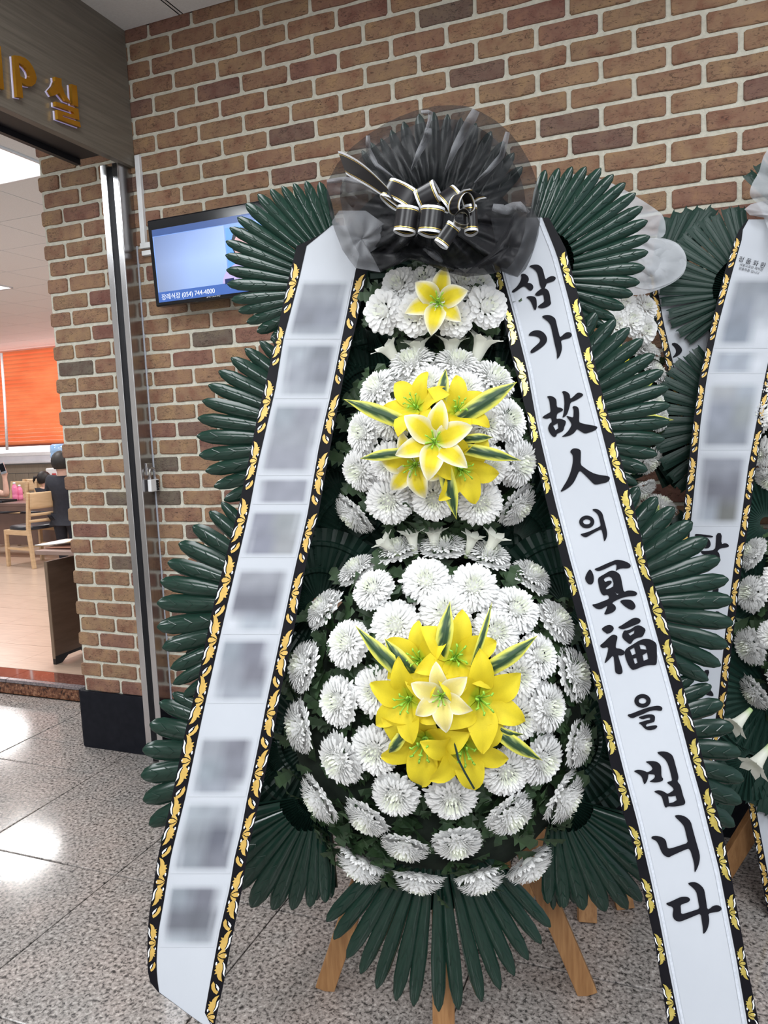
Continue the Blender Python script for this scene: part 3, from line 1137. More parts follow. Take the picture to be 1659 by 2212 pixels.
def skin(name, J, E_, mat, parent, root, lv=1):
    names = list(J)
    me = bpy.data.meshes.new(name)
    me.from_pydata([J[n][0] for n in names], [(names.index(a), names.index(b)) for a, b in E_], [])
    me.materials.append(mat)
    o = obj(name, me, parent)
    sk = o.modifiers.new('skin', 'SKIN')
    sk.use_smooth_shade = True
    if not me.skin_vertices:
        with bpy.context.temp_override(object=o, active_object=o, selected_objects=[o]):
            bpy.ops.mesh.customdata_skin_add()
    for n, v in zip(names, me.skin_vertices[0].data):
        r = J[n][1]
        v.radius = r if isinstance(r, tuple) else (r, r)
        v.use_root = n == root
    sb = o.modifiers.new('sub', 'SUBSURF')
    sb.levels = sb.render_levels = lv
    return o


def head(parent, c, fw, r, hairlen=0.3, tail=False):
    """face features and hair around a head centre; fw = facing direction"""
    f = Vector((fw[0], fw[1], 0)).normalized()
    s = Vector((-f.y, f.x, 0))
    u = Vector((0, 0, 1))
    m = MB()
    for a in (-1, 1):
        m.lathe([(0.001, -0.001), (r * .12, 0), (r * .06, r * .08)], Matrix.Translation(c + f * r * .78 + s * a * r * .38 + u * r * .05) @ f.to_track_quat('Z', 'Y').to_matrix().to_4x4(), 8)
    m.build('eyes', HAIR, parent, True)
    m = MB()
    rows = []
    for i in range(9):
        th = PI * 0.02 + i / 8 * PI * 0.72
        ring = []
        for k in range(20):
            an = 2 * PI * k / 20
            front = max(0, math.cos(an))
            t2 = th * (1 - 0.42 * front * front)
            ring.append(c + u * (math.cos(t2) * r * 1.20 + r * 0.06) + f * (math.cos(an) * math.sin(t2) * r * 1.10 - r * 0.06) + s * (math.sin(an) * math.sin(t2) * r * 1.04))
        rows.append(ring)
    m.grid(rows, close=True)
    h = m.build('hair', HAIR, parent, True)
    if tail:
        m = MB()
        b = c - f * r * 1.0 + u * r * 0.25
        m.tube([b, b - f * r * .45 + u * r * .05, b - f * r * .65 - u * r * .5, b - f * r * .6 - u * r * 1.1], [r * .18, r * .27, r * .2, r * .05], 8)
        m.build('ponytail', HAIR, h, True)


def person_standing(foot, fw, ht, label):
    f = Vector((fw[0], fw[1], 0)).normalized()
    s = Vector((-f.y, f.x, 0))
    B = Vector(foot)

    def P(z, a=0.0, b=0.0):
        return tuple(B + Vector((0, 0, z * ht)) + s * (a * ht) + f * (b * ht))
    t = thing('person', label, 'person', foot)
    hr = ht * 0.078
    J = {'hip': (P(.47), (.075 * ht, .06 * ht)), 'waist': (P(.58), .068 * ht), 'chest': (P(.70), (.095 * ht, .07 * ht)), 'neck': (P(.80), .036 * ht), 'jaw': (P(.85, 0, .012), .055 * ht), 'skull': (P(.93), hr)}
    E_ = [('hip', 'waist'), ('waist', 'chest'), ('chest', 'neck'), ('neck', 'jaw'), ('jaw', 'skull')]
    for n, a in (('L', 1), ('R', -1)):
        J.update({'sh' + n: (P(.77, a * .115), .044 * ht), 'el' + n: (P(.60, a * .15, .02), .033 * ht), 'wr' + n: (P(.50, a * .12, .12), .023 * ht), 'ha' + n: (P(.49, a * .10, .17), .022 * ht),
                  'th' + n: (P(.44, a * .06), .062 * ht), 'kn' + n: (P(.26, a * .062, .01), .042 * ht), 'an' + n: (P(.045, a * .06), .027 * ht), 'to' + n: (P(.02, a * .065, .10), .022 * ht)})
        E_ += [('chest', 'sh' + n), ('sh' + n, 'el' + n), ('el' + n, 'wr' + n), ('wr' + n, 'ha' + n), ('hip', 'th' + n), ('th' + n, 'kn' + n), ('kn' + n, 'an' + n), ('an' + n, 'to' + n)]
    skin('body', J, E_, SKIN, t, 'hip')
    K = {k: (v[0], tuple(q * 1.25 + 0.008 for q in v[1]) if isinstance(v[1], tuple) else v[1] * 1.25 + 0.008) for k, v in J.items() if k[:2] in ('hi', 'wa', 'ch', 'sh', 'el', 'wr')}
    K['neck'] = (P(.785), .045 * ht)
    K['hem'] = (P(.40), (.105 * ht, .085 * ht))
    K['hip'] = (P(.47), (.115 * ht, .095 * ht))
    K['waist'] = (P(.58), (.108 * ht, .09 * ht))
    skin('coat', K, [e for e in E_ if e[0] in K and e[1] in K] + [('hip', 'hem')], DARKCL, t, 'hip')
    K = {'hip': (P(.46), (.080 * ht, .066 * ht))}
    EE = []
    for n, a in (('L', 1), ('R', -1)):
        K.update({'th' + n: (P(.42, a * .06), .080 * ht), 'kn' + n: (P(.26, a * .062, .01), .052 * ht), 'an' + n: (P(.055, a * .06), .042 * ht), 'to' + n: (P(.022, a * .065, .10), .030 * ht)})
        EE += [('hip', 'th' + n), ('th' + n, 'kn' + n), ('kn' + n, 'an' + n), ('an' + n, 'to' + n)]
    skin('trousers', K, EE, DARKCL, t, 'hip')
    head(t, Vector(P(.925)), fw, hr * 1.02)
    return t


def person_seated(seat, fw, label, sc=1.0, tail=False, phone=None, elbow=None):
    f = Vector((fw[0], fw[1], 0)).normalized()
    s = Vector((-f.y, f.x, 0))
    B = Vector(seat)

    def P(z, a=0.0, b=0.0):
        return tuple(B + Vector((0, 0, z * sc)) + s * (a * sc) + f * (b * sc))
    t = thing('person', label, 'person', (seat[0], seat[1], RFZ))
    J = {'hip': (P(.09), (.15 * sc, .11 * sc)), 'waist': (P(.24), .125 * sc), 'chest': (P(.42), (.17 * sc, .12 * sc)), 'neck': (P(.57, 0, .01), .055 * sc), 'jaw': (P(.64, 0, .03), .075 * sc), 'skull': (P(.73, 0, .01), .10 * sc)}
    E_ = [('hip', 'waist'), ('waist', 'chest'), ('chest', 'neck'), ('neck', 'jaw'), ('jaw', 'skull')]
    fl = -(B.z - RFZ) / sc
    hands = {}
    for n, a in (('L', 1), ('R', -1)):
        el, wr, ha = P(.24, a * .24, .10), P(.19, a * .18, .32), P(.18, a * .15, .40)
        if phone is not None and n == 'R':
            el, ha = tuple(elbow), tuple(phone)
            wr = tuple(Vector(el).lerp(Vector(ha), 0.82))
        hands[n] = (Vector(wr), Vector(ha))
        J.update({'sh' + n: (P(.51, a * .19), .068 * sc), 'el' + n: (el, .046 * sc), 'wr' + n: (wr, .029 * sc), 'ha' + n: (ha, .034 * sc),
                  'th' + n: (P(.08, a * .10, .14), .085 * sc), 'kn' + n: (P(.08, a * .11, .42), .062 * sc), 'an' + n: (P(fl + .06, a * .10, .40), .038 * sc), 'to' + n: (P(fl + .03, a * .10, .55), .034 * sc)})
        E_ += [('chest', 'sh' + n), ('sh' + n, 'el' + n), ('el' + n, 'wr' + n), ('wr' + n, 'ha' + n), ('hip', 'th' + n), ('th' + n, 'kn' + n), ('kn' + n, 'an' + n), ('an' + n, 'to' + n)]
        if phone is not None and n == 'R':
            h0 = Vector(ha)
            for q in range(4):
                b0 = h0 + Vector((0.012, -0.022 + 0.016 * q, 0.014 - 0.008 * q))
                tip = h0 + Vector((0.034, -0.030 + 0.018 * q, 0.052 - 0.015 * q))
                J['f%d' % q] = (tuple(b0 + Vector((0.016, 0, 0.014))), .0085)
                J['g%d' % q] = (tuple(tip), .0075)
                E_ += [('ha' + n, 'f%d' % q), ('f%d' % q, 'g%d' % q)]
            J['t0'] = (tuple(h0 + Vector((-0.030, -0.02, 0.020))), .010)
            J['t1'] = (tuple(h0 + Vector((-0.036, -0.03, 0.055))), .0085)
            E_ += [('ha' + n, 't0'), ('t0', 't1')]
    skin('body', J, E_, SKIN, t, 'hip')
    K = {k: (v[0], tuple(q * 1.14 + 0.006 for q in v[1]) if isinstance(v[1], tuple) else v[1] * 1.14 + 0.006) for k, v in J.items() if k[:2] in ('hi', 'wa', 'ch', 'sh', 'th', 'kn', 'an') and k[:2] != 'ha'}
    for n in 'LR':
        e = Vector(J['sh' + n][0]).lerp(Vector(J['el' + n][0]), 0.55)
        K['sl' + n] = (tuple(e), .07 * sc)
    K['neck'] = (P(.54), .07 * sc)
    skin('clothes', K, [e for e in E_ if e[0] in K and e[1] in K] + [('sh' + n, 'sl' + n) for n in 'LR'], DARKCL, t, 'hip')
    head(t, Vector(P(.715, 0, .02)), fw, .105 * sc, tail=tail)
    return t


p = onz(152, 1219, RFZ)
person_standing((p.x, p.y, RFZ), (-0.25, 1), 1.19, 'child in black clothes standing with its back turned, half behind the brick pillar')
hc = at(93, 1034, 10.3)
sc = 0.80
person_seated((hc.x, hc.y, hc.z - 0.715 * sc), (0.9, 0.45), 'ponytailed child in black sitting at the far side of the table', sc, tail=True)
hp = at(9, 1024, 9.6)
el = at(15, 1070, 9.6)
sp = at(-52, 1087, 10.1)
person_seated((sp.x, sp.y, 0.48), (0.7, -0.75), 'seated person in black holding up a phone, elbow beside the table', 0.95, phone=hp, elbow=el)
t = thing('phone', 'silver mobile phone held up over the table in a raised hand', 'phone', hp + Vector((0.012, -0.02, 0.05)))
Rp = Matrix.Rotation(-0.35, 3, 'Y') @ Matrix.Rotation(0.5, 3, 'Z')
m = MB()
m.box(hp + Vector((0.020, -0.036, 0.072)), (0.072, 0.009, 0.145), Rp)
ph = m.build('case', M['steel'], t, bevel=0.003)
m = MB()
m.box(hp + Vector((0.020, -0.036, 0.072)) + Rp @ Vector((0, -0.0055, 0.01)), (0.062, 0.002, 0.10), Rp)
m.build('back_panel', M['black_gloss'], t)

# magazine rack just inside the doorway
RW_ = pm('rack_laminate', (0.105, 0.066, 0.046), (0.145, 0.092, 0.066), 5, 0.45, stretch=(1, 1, 8))
RE_ = pm('rack_edge', (0.235, 0.165, 0.115), None, 20, 0.5)
x0 = -1.535
y0 = 0.735
t = thing('magazine_rack', 'low brown laminate magazine rack standing just inside the doorway by the brick pillar', 'rack', (x0, y0, RFZ))
for xx, nm in ((x0, 'side_panel'), (-0.86, 'side_panel')):
    m = MB()
    pts = [Vector((xx, y0 + 0.004, 0.12)), Vector((xx, y0 + 0.004, 0.70)), Vector((xx, y0 + 0.30, 0.70)), Vector((xx, y0 + 0.30, 0.12))]
    m.prism(pts, [], (0.02, 0, 0))
    sp_ = m.build(nm, RW_, t)
    m = MB()
    m.box((xx + 0.010, y0 + 0.001, 0.41), (0.021, 0.006, 0.58))
    m.build('edge_strip', RE_, sp_)
    m = MB()
    pts = [Vector((xx - 0.001, y0, RFZ + 0.001)), Vector((xx - 0.001, y0, 0.135)), Vector((xx - 0.001, y0 + 0.30, 0.135)), Vector((xx - 0.001, y0 + 0.30, RFZ + 0.001)), Vector((xx - 0.001, y0 + 0.25, RFZ + 0.001)),
           Vector((xx - 0.001, y0 + 0.21, 0.118)), Vector((xx - 0.001, y0 + 0.10, 0.118)), Vector((xx - 0.001, y0 + 0.05, RFZ + 0.001))]
    m.prism(pts, [], (0.022, 0, 0))
    m.build('foot', M['rubber'], t)
m = MB()
m.box((-1.19, y0 + 0.285, 0.44), (0.67, 0.016, 0.56))
m.build('back_panel', pm('rack_back', (0.23, 0.125, 0.085), None, 8, 0.5), t)
c = onplane(87, 1187, Vector((0, y0 + 0.02, 0)), Vector((0, 1, 0)))
m = MB()
m.box(((c.x + -0.84) / 2, y0 + 0.15, c.z - 0.012), (-0.84 - c.x, 0.34, 0.026))
m.build('top_shelf', pm('rack_top', (0.30, 0.20, 0.17), (0.36, 0.25, 0.21), 6, 0.4), t, bevel=0.004)
for xx in (-1.40, -0.95):
    m = MB()
    m.box((xx, y0 + 0.24, (0.70 + c.z - 0.02) / 2), (0.03, 0.03, max(0.02, c.z - 0.725)))
    m.build('shelf_post', M['rubber'], t)
TOPZ = c.z + 0.001
for k, (dx, colr, curl, lbl) in enumerate(((0.03, (0.40, 0.20, 0.14), 0.012, 'lower brown-covered magazine lying on the magazine rack'), (-0.05, (0.74, 0.74, 0.72), 0.055, 'white magazine with a curled yellow-edged cover lying on top of the rack'))):
    m = MB()
    rows, cols = [], []
    for i in range(9):
        u = i / 8
        z = TOPZ + 0.006 + k * 0.012 + curl * u ** 1.6
        rows.append([Vector((c.x + dx + 0.44 * u, y0 + 0.03 + 0.24 * v, z)) for v in (0, 0.5, 1)])
        cc = colr if u < 0.62 or k == 0 else (0.55, 0.33, 0.05)
        cols.append([cc] * 3)
    m.grid(rows, cols)
    o = m.build('magazine', M['magazine'] if 'magazine' in M else M.setdefault('magazine', vcm('magazine_paper', 0.35)), None, True)
    sm = o.modifiers.new('thick', 'SOLIDIFY')
    sm.thickness = 0.006
    tag(o, lbl, 'magazine')

# ================================================================== WREATHS
class Frame:
    def __init__(s, p0, ang, lean):
        a = math.radians(ang)
        s.P0 = Vector(p0)
        s.X = Vector((math.cos(a), math.sin(a), 0))
        nh = Vector((math.sin(a), -math.cos(a), 0))
        s.U = (Vector((0, 0, 1)) - nh * lean).normalized()
        s.Nn = s.X.cross(s.U).normalized()

    def wp(s, px, py, d=0.0):
        return onplane(px, py, s.P0 + s.Nn * d, s.Nn)

    def dir(s, ax, ay, az):
        return (s.X * ax + s.U * ay + s.Nn * az).normalized()


FA = Frame((1.412, -1.128, 0), 16.0, 0.07)
FB = Frame((1.70, -0.50, 0), 16.0, 0.10)


def leaf_mesh(name, notched=False, mat=None):
    m = MB()
    ss = [0, 0.30, 0.62, 0.84, 0.95, 1.0]
    ww = [0.42, 0.72, 1.0, 0.92, 0.60, 0.16]
    if notched:
        ww = [0.50, 0.74, 0.92, 1.0, 0.96, 0.82]
    rows = []
    for i, (s, w) in enumerate(zip(ss, ww)):
        row = []
        for x in (-1, -0.62, 0, 0.62, 1):
            y = s
            if notched and i == 5:
                y = {0: 0.955, 0.62: 0.93, 1: 1.0}[abs(x)]
            z = 0.30 * (1 - abs(x) ** 2.2) * (0.35 if i == 5 else 1) - 0.05 * s * s
            if x == 0:
                z -= 0.035
            if notched:
                z *= 0.30
            row.append(Vector((x * w * 0.5, y, z)))
        rows.append(row)
    m.grid(rows)
    if notched:                     # raised inner tongue of the moulded leaf
        rows = []
        for s, w in ((0.0, 0.36), (0.4, 0.50), (0.74, 0.52), (0.86, 0.40), (0.905, 0.12)):
            rows.append([Vector((x * w * 0.5, s, (0.14 if abs(x) < 1 else 0.03) - (0.07 if x == 0 else 0))) for x in (-1, -0.55, 0, 0.55, 1)])
        m.grid(rows)
    else:                           # moulded chevron veins, slightly proud
        for k in range(3):
            y0 = 0.42 + 0.17 * k
            for sg in (-1, 1):
                m.add([(0, y0, 0.272), (sg * 0.26, y0 + 0.085, 0.232), (sg * 0.25, y0 + 0.093, 0.250), (0, y0 + 0.013, 0.288)], [(0, 1, 2, 3) if sg > 0 else (3, 2, 1, 0)])
    return m.mesh(name, mat or M['leaf'], True)


LEAF = leaf_mesh('leaf')
LEAFN = leaf_mesh('leaf', True, M['leaf_far'])


def fan(parent, FR, c, tips, d=0.0, base=0.42, wmul=0.86, mesh=None, plate=0.56, wl=(20, 40), pm_=None):
    mesh = mesh or LEAF
    C = Vector(c)
    T = sorted([Vector(t) for t in tips], key=lambda v: 0)
    n = len(T)
    rav = sum((t - C).length for t in T) / n
    # corrugated moulded plate that carries the leaves
    angs = [math.atan2(t.y - C.y, t.x - C.x) for t in T]
    for i in range(1, n):
        while angs[i] - angs[i - 1] > PI:
            angs[i] -= 2 * PI
        while angs[i] - angs[i - 1] < -PI:
            angs[i] += 2 * PI
    a0, a1 = angs[0], angs[-1]
    ext = (a1 - a0) / max(1, n - 1)
    m = MB()
    rows = []
    steps = 4 * n + 8
    for q, (rr, amp) in enumerate(((0.10, 0.0), (0.30, 0.3), (0.32, 0.3), (0.36, 0.3), (0.38, 0.3), (0.72, 0.8), (1.0, 1.0))):
        row = []
        for k in range(steps + 1):
            a_ = a0 - ext + (a1 - a0 + 2 * ext) * k / steps
            dd = d - 0.010 + (0.006 if k % 2 else -0.004) * amp + (0.008 if q in (2, 3) else 0)
            r_ = rav * plate * rr
            row.append(FR.wp(C.x + r_ * math.cos(a_), C.y + r_ * math.sin(a_), dd))
        rows.append(row)
    m.grid(rows)
    f_ = m.build('leaf_fan', pm_ or M['leaf_dark'], parent)
    for i, t in enumerate(T):
        dn = []
        if i > 0:
            dn.append((t - T[i - 1]).length)
        if i < n - 1:
            dn.append((t - T[i + 1]).length)
        wpx = max(wl[0], min(wl[1], wmul * sum(dn) / len(dn)))
        b = C + (t - C) * base
        Tw = FR.wp(t.x, t.y, d - 0.006 + random.uniform(-.004, .004))
        Bw = FR.wp(b.x, b.y, d + 0.012)
        y = Tw - Bw
        L = y.length
        y.normalize()
        z = (FR.Nn - y * FR.Nn.dot(y)).normalized()
        x = y.cross(z)
        R = Matrix.Rotation(random.uniform(-.16, .16), 3, y)
        x, z = R @ x, R @ z
        wd_ = wpx * (Tw - CW).dot(FWD) / F
        Mx = Matrix(((x.x * wd_, y.x * L, z.x * wd_, Bw.x), (x.y * wd_, y.y * L, z.y * wd_, Bw.y), (x.z * wd_, y.z * L, z.z * wd_, Bw.z), (0, 0, 0, 1)))
        obj('leaf', mesh, f_, Mx)
    return f_


# ------------------------------------------------------------------ flowers
def mum_mesh(seed, n=330, wid=0.080, tmax=1.85, flat=0.62, incurve=0.26):
    """chrysanthemum head, radius 1, axis +z"""
    r = random.Random(seed)
    m = MB()
    for k in range(n):
        q = (k + 0.5) / n
        t = 0.06 + (tmax - 0.06) * q ** 0.60
        ph = k * 2.39996 + r.uniform(-.12, .12)
        e = Vector((math.cos(ph), math.sin(ph), 0))
        sd = Vector((-math.sin(ph), math.cos(ph), 0))
        ln = r.uniform(0.92, 1.06)
        if q > 0.93:
            ln *= r.uniform(0.9, 1.16)
        tip = e * (math.sin(min(t, 1.62)) * ln) + Vector((0, 0, (math.cos(t) if t < 1.57 else (t - 1.57) * -0.75) * flat * ln))
        base = e * (0.10 + 0.20 * math.sin(t)) + Vector((0, 0, 0.02 + 0.08 * math.cos(t) - 0.10 * (t > 1.4)))
        base = base.lerp(tip, 0.10 + 0.25 * (1 - q))
        out = (tip - base)
        nrm = sd.cross(out).normalized()
        if nrm.dot(e * math.sin(t) + Vector((0, 0, math.cos(t)))) < 0:
            nrm = -nrm
        L = out.length
        ctrl = base.lerp(tip, 0.62) + nrm * (incurve * L * (1 if q < 0.85 else -0.25))
        w = wid * (0.55 + 0.55 * q) * r.uniform(0.85, 1.15)
        shade = 0.93 + 0.04 * r.random()
        g = max(0, 1 - q * 9.0)
        rows, cols = [], []
        for s, ws in ((0, 0.45), (0.35, 0.85), (0.7, 1.0), (0.9, 0.72), (1.0, 0.12)):
            p = base * (1 - s) ** 2 + ctrl * (2 * s * (1 - s)) + tip * s ** 2
            cup = -nrm * (0.30 * w)
            rows.append([p - sd * (w * ws) , p + cup * (ws), p + sd * (w * ws)])
            cc = (shade * (1 - .05 * g), shade * (1 - .01 * g), shade * (0.995 - .16 * g))
            cols.append([cc] * 3)
        m.grid(rows, cols)
    # calyx core so no light leaks through
    prof = [(0.02, -0.16), (0.20, -0.12), (0.32, 0.0), (0.34, flat * .18), (0.2, flat * .32), (0.02, flat * .38)]
    b0 = len(m.V)
    m.lathe(prof, None, 10)
    m.C += [(0.88, 0.88, 0.85)] * (len(m.V) - b0)
    return m.mesh('chrysanthemum', M['petal'], True)


MUMS = [mum_mesh(s) for s in (1, 2, 3)] + [mum_mesh(4, 350, 0.076, 1.9, 0.70, 0.32)]
DAHL = [mum_mesh(21, 95, 0.165, 1.75, 0.62, 0.16), mum_mesh(22, 90, 0.175, 1.8, 0.6, 0.18)]
STEM = pm('green_stem', (0.06, 0.13, 0.035), (0.09, 0.18, 0.05), 30, 0.6)


def orient(nv, pos, sc, roll):
    z = nv.normalized()
    x = (Vector((0.3, 0.2, 1)).cross(z)).normalized()
    y = z.cross(x)
    R = Matrix.Rotation(roll, 3, z)
    x, y = R @ x, R @ y
    return Matrix(((x.x * sc, y.x * sc, z.x * sc, pos.x), (x.y * sc, y.y * sc, z.y * sc, pos.y), (x.z * sc, y.z * sc, z.z * sc, pos.z), (0, 0, 0, 1)))


class Tier:
    def __init__(s, FR, cx, cy, rx, ry, d0, h, tau):
        s.__dict__.update(locals())

    def d(s, px, py):
        q = ((px - s.cx) / s.rx) ** 2 + ((py - s.cy) / s.ry) ** 2
        return s.d0 + s.h * math.sqrt(max(0.0, 1 - min(q, 1.0)))

    def n(s, px, py, k=1.0):
        dx, dy = (px - s.cx) / s.rx, -(py - s.cy) / s.ry
        rho = min(1.15, math.hypot(dx, dy))
        t = math.radians(s.tau) * rho ** 1.15 * k
        if rho < 1e-4:
            return s.FR.Nn.copy()
        return s.FR.dir(dx / rho * math.sin(t), dy / rho * math.sin(t), math.cos(t))


T3 = Tier(FA, 945, 1560, 345, 385, 0.045, 0.135, 74)
T2 = Tier(FA, 945, 955, 212, 205, 0.045, 0.105, 62)
T1 = Tier(FA, 942, 655, 165, 100, 0.060, 0.075, 40)


def flower(parent, tier, px, py, diam, k=1.0, mesh=None, name='chrysanthemum', lift=0.02):
    nv = tier.n(px, py, k)
    d = tier.d(px, py) + lift
    p = tier.FR.wp(px, py, d)
    R = diam * 0.5 * (p - CW).dot(FWD) / F
    o = obj(name, mesh or random.choice(MUMS), parent, orient(nv, p - nv * (R * 0.24), R, random.uniform(0, 6.28)))
    return o


def dome(parent, tier, k, nleaf, ls, name='flower_foam'):
    m = MB()
    rows = []
    for i in range(9):
        rr = i / 8
        row = []
        for j in range(36):
            an = 2 * PI * j / 36
            px, py = tier.cx + tier.rx * k * rr * math.cos(an), tier.cy + tier.ry * k * rr * math.sin(an)
            q = rr
            row.append(tier.FR.wp(px, py, tier.d0 - 0.03 + (tier.h - 0.012) * math.sqrt(max(0, 1 - q * q))))
        rows.append(row)
    m.grid(rows, close=True)
    m.build(name, M['moss'], parent, True)
    m = MB()
    for i in range(nleaf):
        rr = math.sqrt(random.random()) * (k + 0.06)
        an = random.uniform(0, 2 * PI)
        px, py = tier.cx + tier.rx * rr * math.cos(an), tier.cy + tier.ry * rr * math.sin(an)
        nv = tier.n(px, py, 0.8)
        p = tier.FR.wp(px, py, tier.d(px, py) - 0.035 + random.uniform(-.012, .016))
        t = nv.cross(Vector((random.gauss(0, 1), random.gauss(0, 1), random.gauss(0, 1)))).normalized()
        t = (t + nv * random.uniform(0.0, 0.9)).normalized()
        s = t.cross(nv).normalized()
        u = s.cross(t)
        L = ls * random.uniform(0.7, 1.3)
        w = L * 0.36
        V = [p]
        for (a, b, c) in ((0.25, .35, 0), (0.38, .9, .1), (0.45, .45, .02), (0.62, 1.0, .1), (0.7, .5, .02), (0.85, .6, .05), (1.0, 0.0, -.05)):
            V.append(p + t * (a * L) + s * (b * w) + u * (c * L))
        for (a, b, c) in ((0.85, .6, .05), (0.7, .5, .02), (0.62, 1.0, .1), (0.45, .45, .02), (0.38, .9, .1), (0.25, .35, 0)):
            V.append(p + t * (a * L) - s * (b * w) + u * (c * L))
        m.add(V, [(0, 1, 3, 11, 13), (1, 2, 3), (13, 11, 12), (3, 5, 9, 11), (3, 4, 5), (11, 9, 10), (5, 6, 7, 8, 9)])
    o = m.build('foliage', M['foliage'], parent)
    o['kind'] = 'stuff'


def lily_petal(edge_white, seed, curl=0.45, pale=0.0):
    r = random.Random(seed)
    ph = r.uniform(0, 6)
    m = MB()
    rows, cols = [], []
    for i in range(10):
        s = i / 9
        w = 0.275 * math.sin(PI * min(1, s ** 0.72 * 0.97 + 0.03)) ** 0.75 + 0.012
        rr = 0.05 + 0.97 * s ** 1.05
        z = 0.40 * math.sin(min(s * 1.75, 1.57)) - curl * max(0, s - 0.45) ** 1.7
        row, cr = [], []
        for x in (-1, -0.8, -0.45, 0, 0.45, 0.8, 1):
            zz = z + 0.035 * math.sin(9 * s + ph + x) * abs(x) ** 2 - 0.035 * (1 - abs(x)) + 0.05 * abs(x) * (1 - s)
            row.append(Vector((x * w, rr, zz)))
            e = edge_white * max(0, min(1, (max(abs(x) - 0.55, 0) * 2.2 + max(s - 0.72, 0) * 3.0)))
            a = 1 - s
            y = (0.83 - .08 * a * a, 0.68 - .10 * a * a, 0.018 + 0.02 * s)
            if i < 2:
                y = (0.55, 0.62, 0.03)
            wv = (0.86, 0.85, 0.74)
            pw = max(e, pale * (0.35 + 0.4 * s))
            f = 0.94 + 0.06 * r.random()
            if x == 0:
                f *= 0.92
            cr.append(tuple((y[c] * (1 - pw) + wv[c] * pw) * f for c in range(3)))
        rows.append(row)
        cols.append(cr)
    m.grid(rows, cols)
    return m.mesh('petal', M['lily'], True)


LP = {0: [lily_petal(0, s) for s in (1, 2, 3)], 1: [lily_petal(1.0, s, 0.55) for s in (4, 5, 6)], 2: [lily_petal(0.9, s, 0.6, 0.5) for s in (7, 8, 9)]}


def stamens():
    m = MB()
    for k in range(7):
        an = 2 * PI * k / 7 + 0.3
        e = Vector((math.cos(an), math.sin(an), 0))
        f = 0.0 if k == 0 else 1.0
        pts = [e * 0.02, e * (0.07 * f + .01) + Vector((0, 0, 0.22)), e * (0.20 * f) + Vector((0, 0, 0.46 + .06 * (1 - f)))]
        m.tube(pts, 0.014, 5)
        m.tube([pts[-1] - e * 0.03, pts[-1] + e * 0.05], [0.025, 0.02], 5)
    m.lathe([(0.015, -0.15), (0.06, -0.06), (0.075, 0.06)], None, 8)
    return m.mesh('lily', M['stamen'], True)


STAM = stamens()


def lily(parent, FR, px, py, d, rpx, style=0, tilt=(0, 0), roll=0.0, lens=None):
    p = FR.wp(px, py, d)
    R = rpx * 1.08 * (p - CW).dot(FWD) / F
    nv = FR.dir(tilt[0], -tilt[1], 1.0)
    Mx = orient(nv, p - nv * (R * 0.25), R, 0)
    o = obj('lily', STAM, parent, Mx)
    for k in range(6):
        L = (lens[k] if lens else 1.0) * random.uniform(0.94, 1.05)
        q = Mx @ Matrix.Translation((0, 0, 0.0 if k % 2 else -0.03)) @ Matrix.Rotation(roll + PI / 3 * k, 4, 'Z') @ Matrix.Rotation(random.uniform(-.10, .10), 4, 'Y') @ Matrix.Diagonal((1.1 if k % 2 else 0.98, L, random.uniform(.9, 1.1), 1))
        obj('petal', random.choice(LP[style]), o, q)
    return o


def varieg(parent, FR, base, tip, d0, d1, wpx, bend=0.02):
    m = MB()
    b, t = FR.wp(*base, d0), FR.wp(*tip, d1)
    ax = t - b
    L = ax.length
    y = ax.normalized()
    s = y.cross(FR.Nn).normalized()
    u = s.cross(y)
    W_ = wpx * (b - CW).dot(FWD) / F * 0.5
    rows, cols = [], []
    for i in range(13):
        q = i / 12
        w = W_ * (0.45 + 0.55 * math.sin(PI * min(1, 0.15 + q * 0.8))) * (1 if q < 0.55 else max(0.02, 1 - ((q - 0.55) / 0.45) ** 1.7))
        row, cr = [], []
        for k, x in enumerate((-1, -0.78, -0.62, -0.40, -0.15, 0, 0.15, 0.40, 0.62, 0.78, 1)):
            row.append(b + ax * q + s * (w * x) + u * (bend * math.sin(PI * q) - abs(x) * w * 0.25))
            if abs(x) > 0.7:
                c = (0.72, 0.70, 0.10)
            elif abs(x) > 0.5:
                c = (0.30, 0.36, 0.08) if (k + i) % 3 else (0.60, 0.62, 0.12)
            else:
                c = (0.035, 0.085, 0.030) if k % 2 else (0.020, 0.055, 0.025)
                if (i * 7 + k * 3) % 11 == 0:
                    c = (0.25, 0.32, 0.12)
            if q > 0.93:
                c = (0.62, 0.60, 0.09)
            cr.append(c)
        rows.append(row)
        cols.append(cr)
    m.grid(rows, cols)
    return m.build('variegated_leaf', M['varieg'], parent, True)


def trumpet_mesh():
    m = MB()
    for k in range(6):
        a0 = PI / 3 * k
        rows, cols = [], []
        for i in range(9):
            s = i / 8
            r_ = 0.07 + 0.17 * s ** 1.3 + 0.36 * max(0, s - 0.68) ** 1.5 * 3.2
            z = 1.0 * s - 0.30 * max(0, s - 0.78) ** 1.4 * 3
            hw = (0.62 if s < 0.62 else 0.62 * max(0.03, 1 - ((s - 0.62) / 0.38) ** 3.2))
            row = []
            for x in (-1, -0.5, 0, 0.5, 1):
                an = a0 + hw * x
                rr = r_ * (1 + 0.03 * (k % 2))
                row.append(Vector((rr * math.cos(an), rr * math.sin(an), z - 0.02 * abs(x) * s)))
            rows.append(row)
            g = max(0, 1 - s * 3)
            cols.append([(0.88 - .42 * g, 0.89 - .24 * g, 0.80 - .55 * g)] * 5)
        m.grid(rows, cols)
    return m.mesh('white_lily', M['petal'], True)


TRUMP = trumpet_mesh()


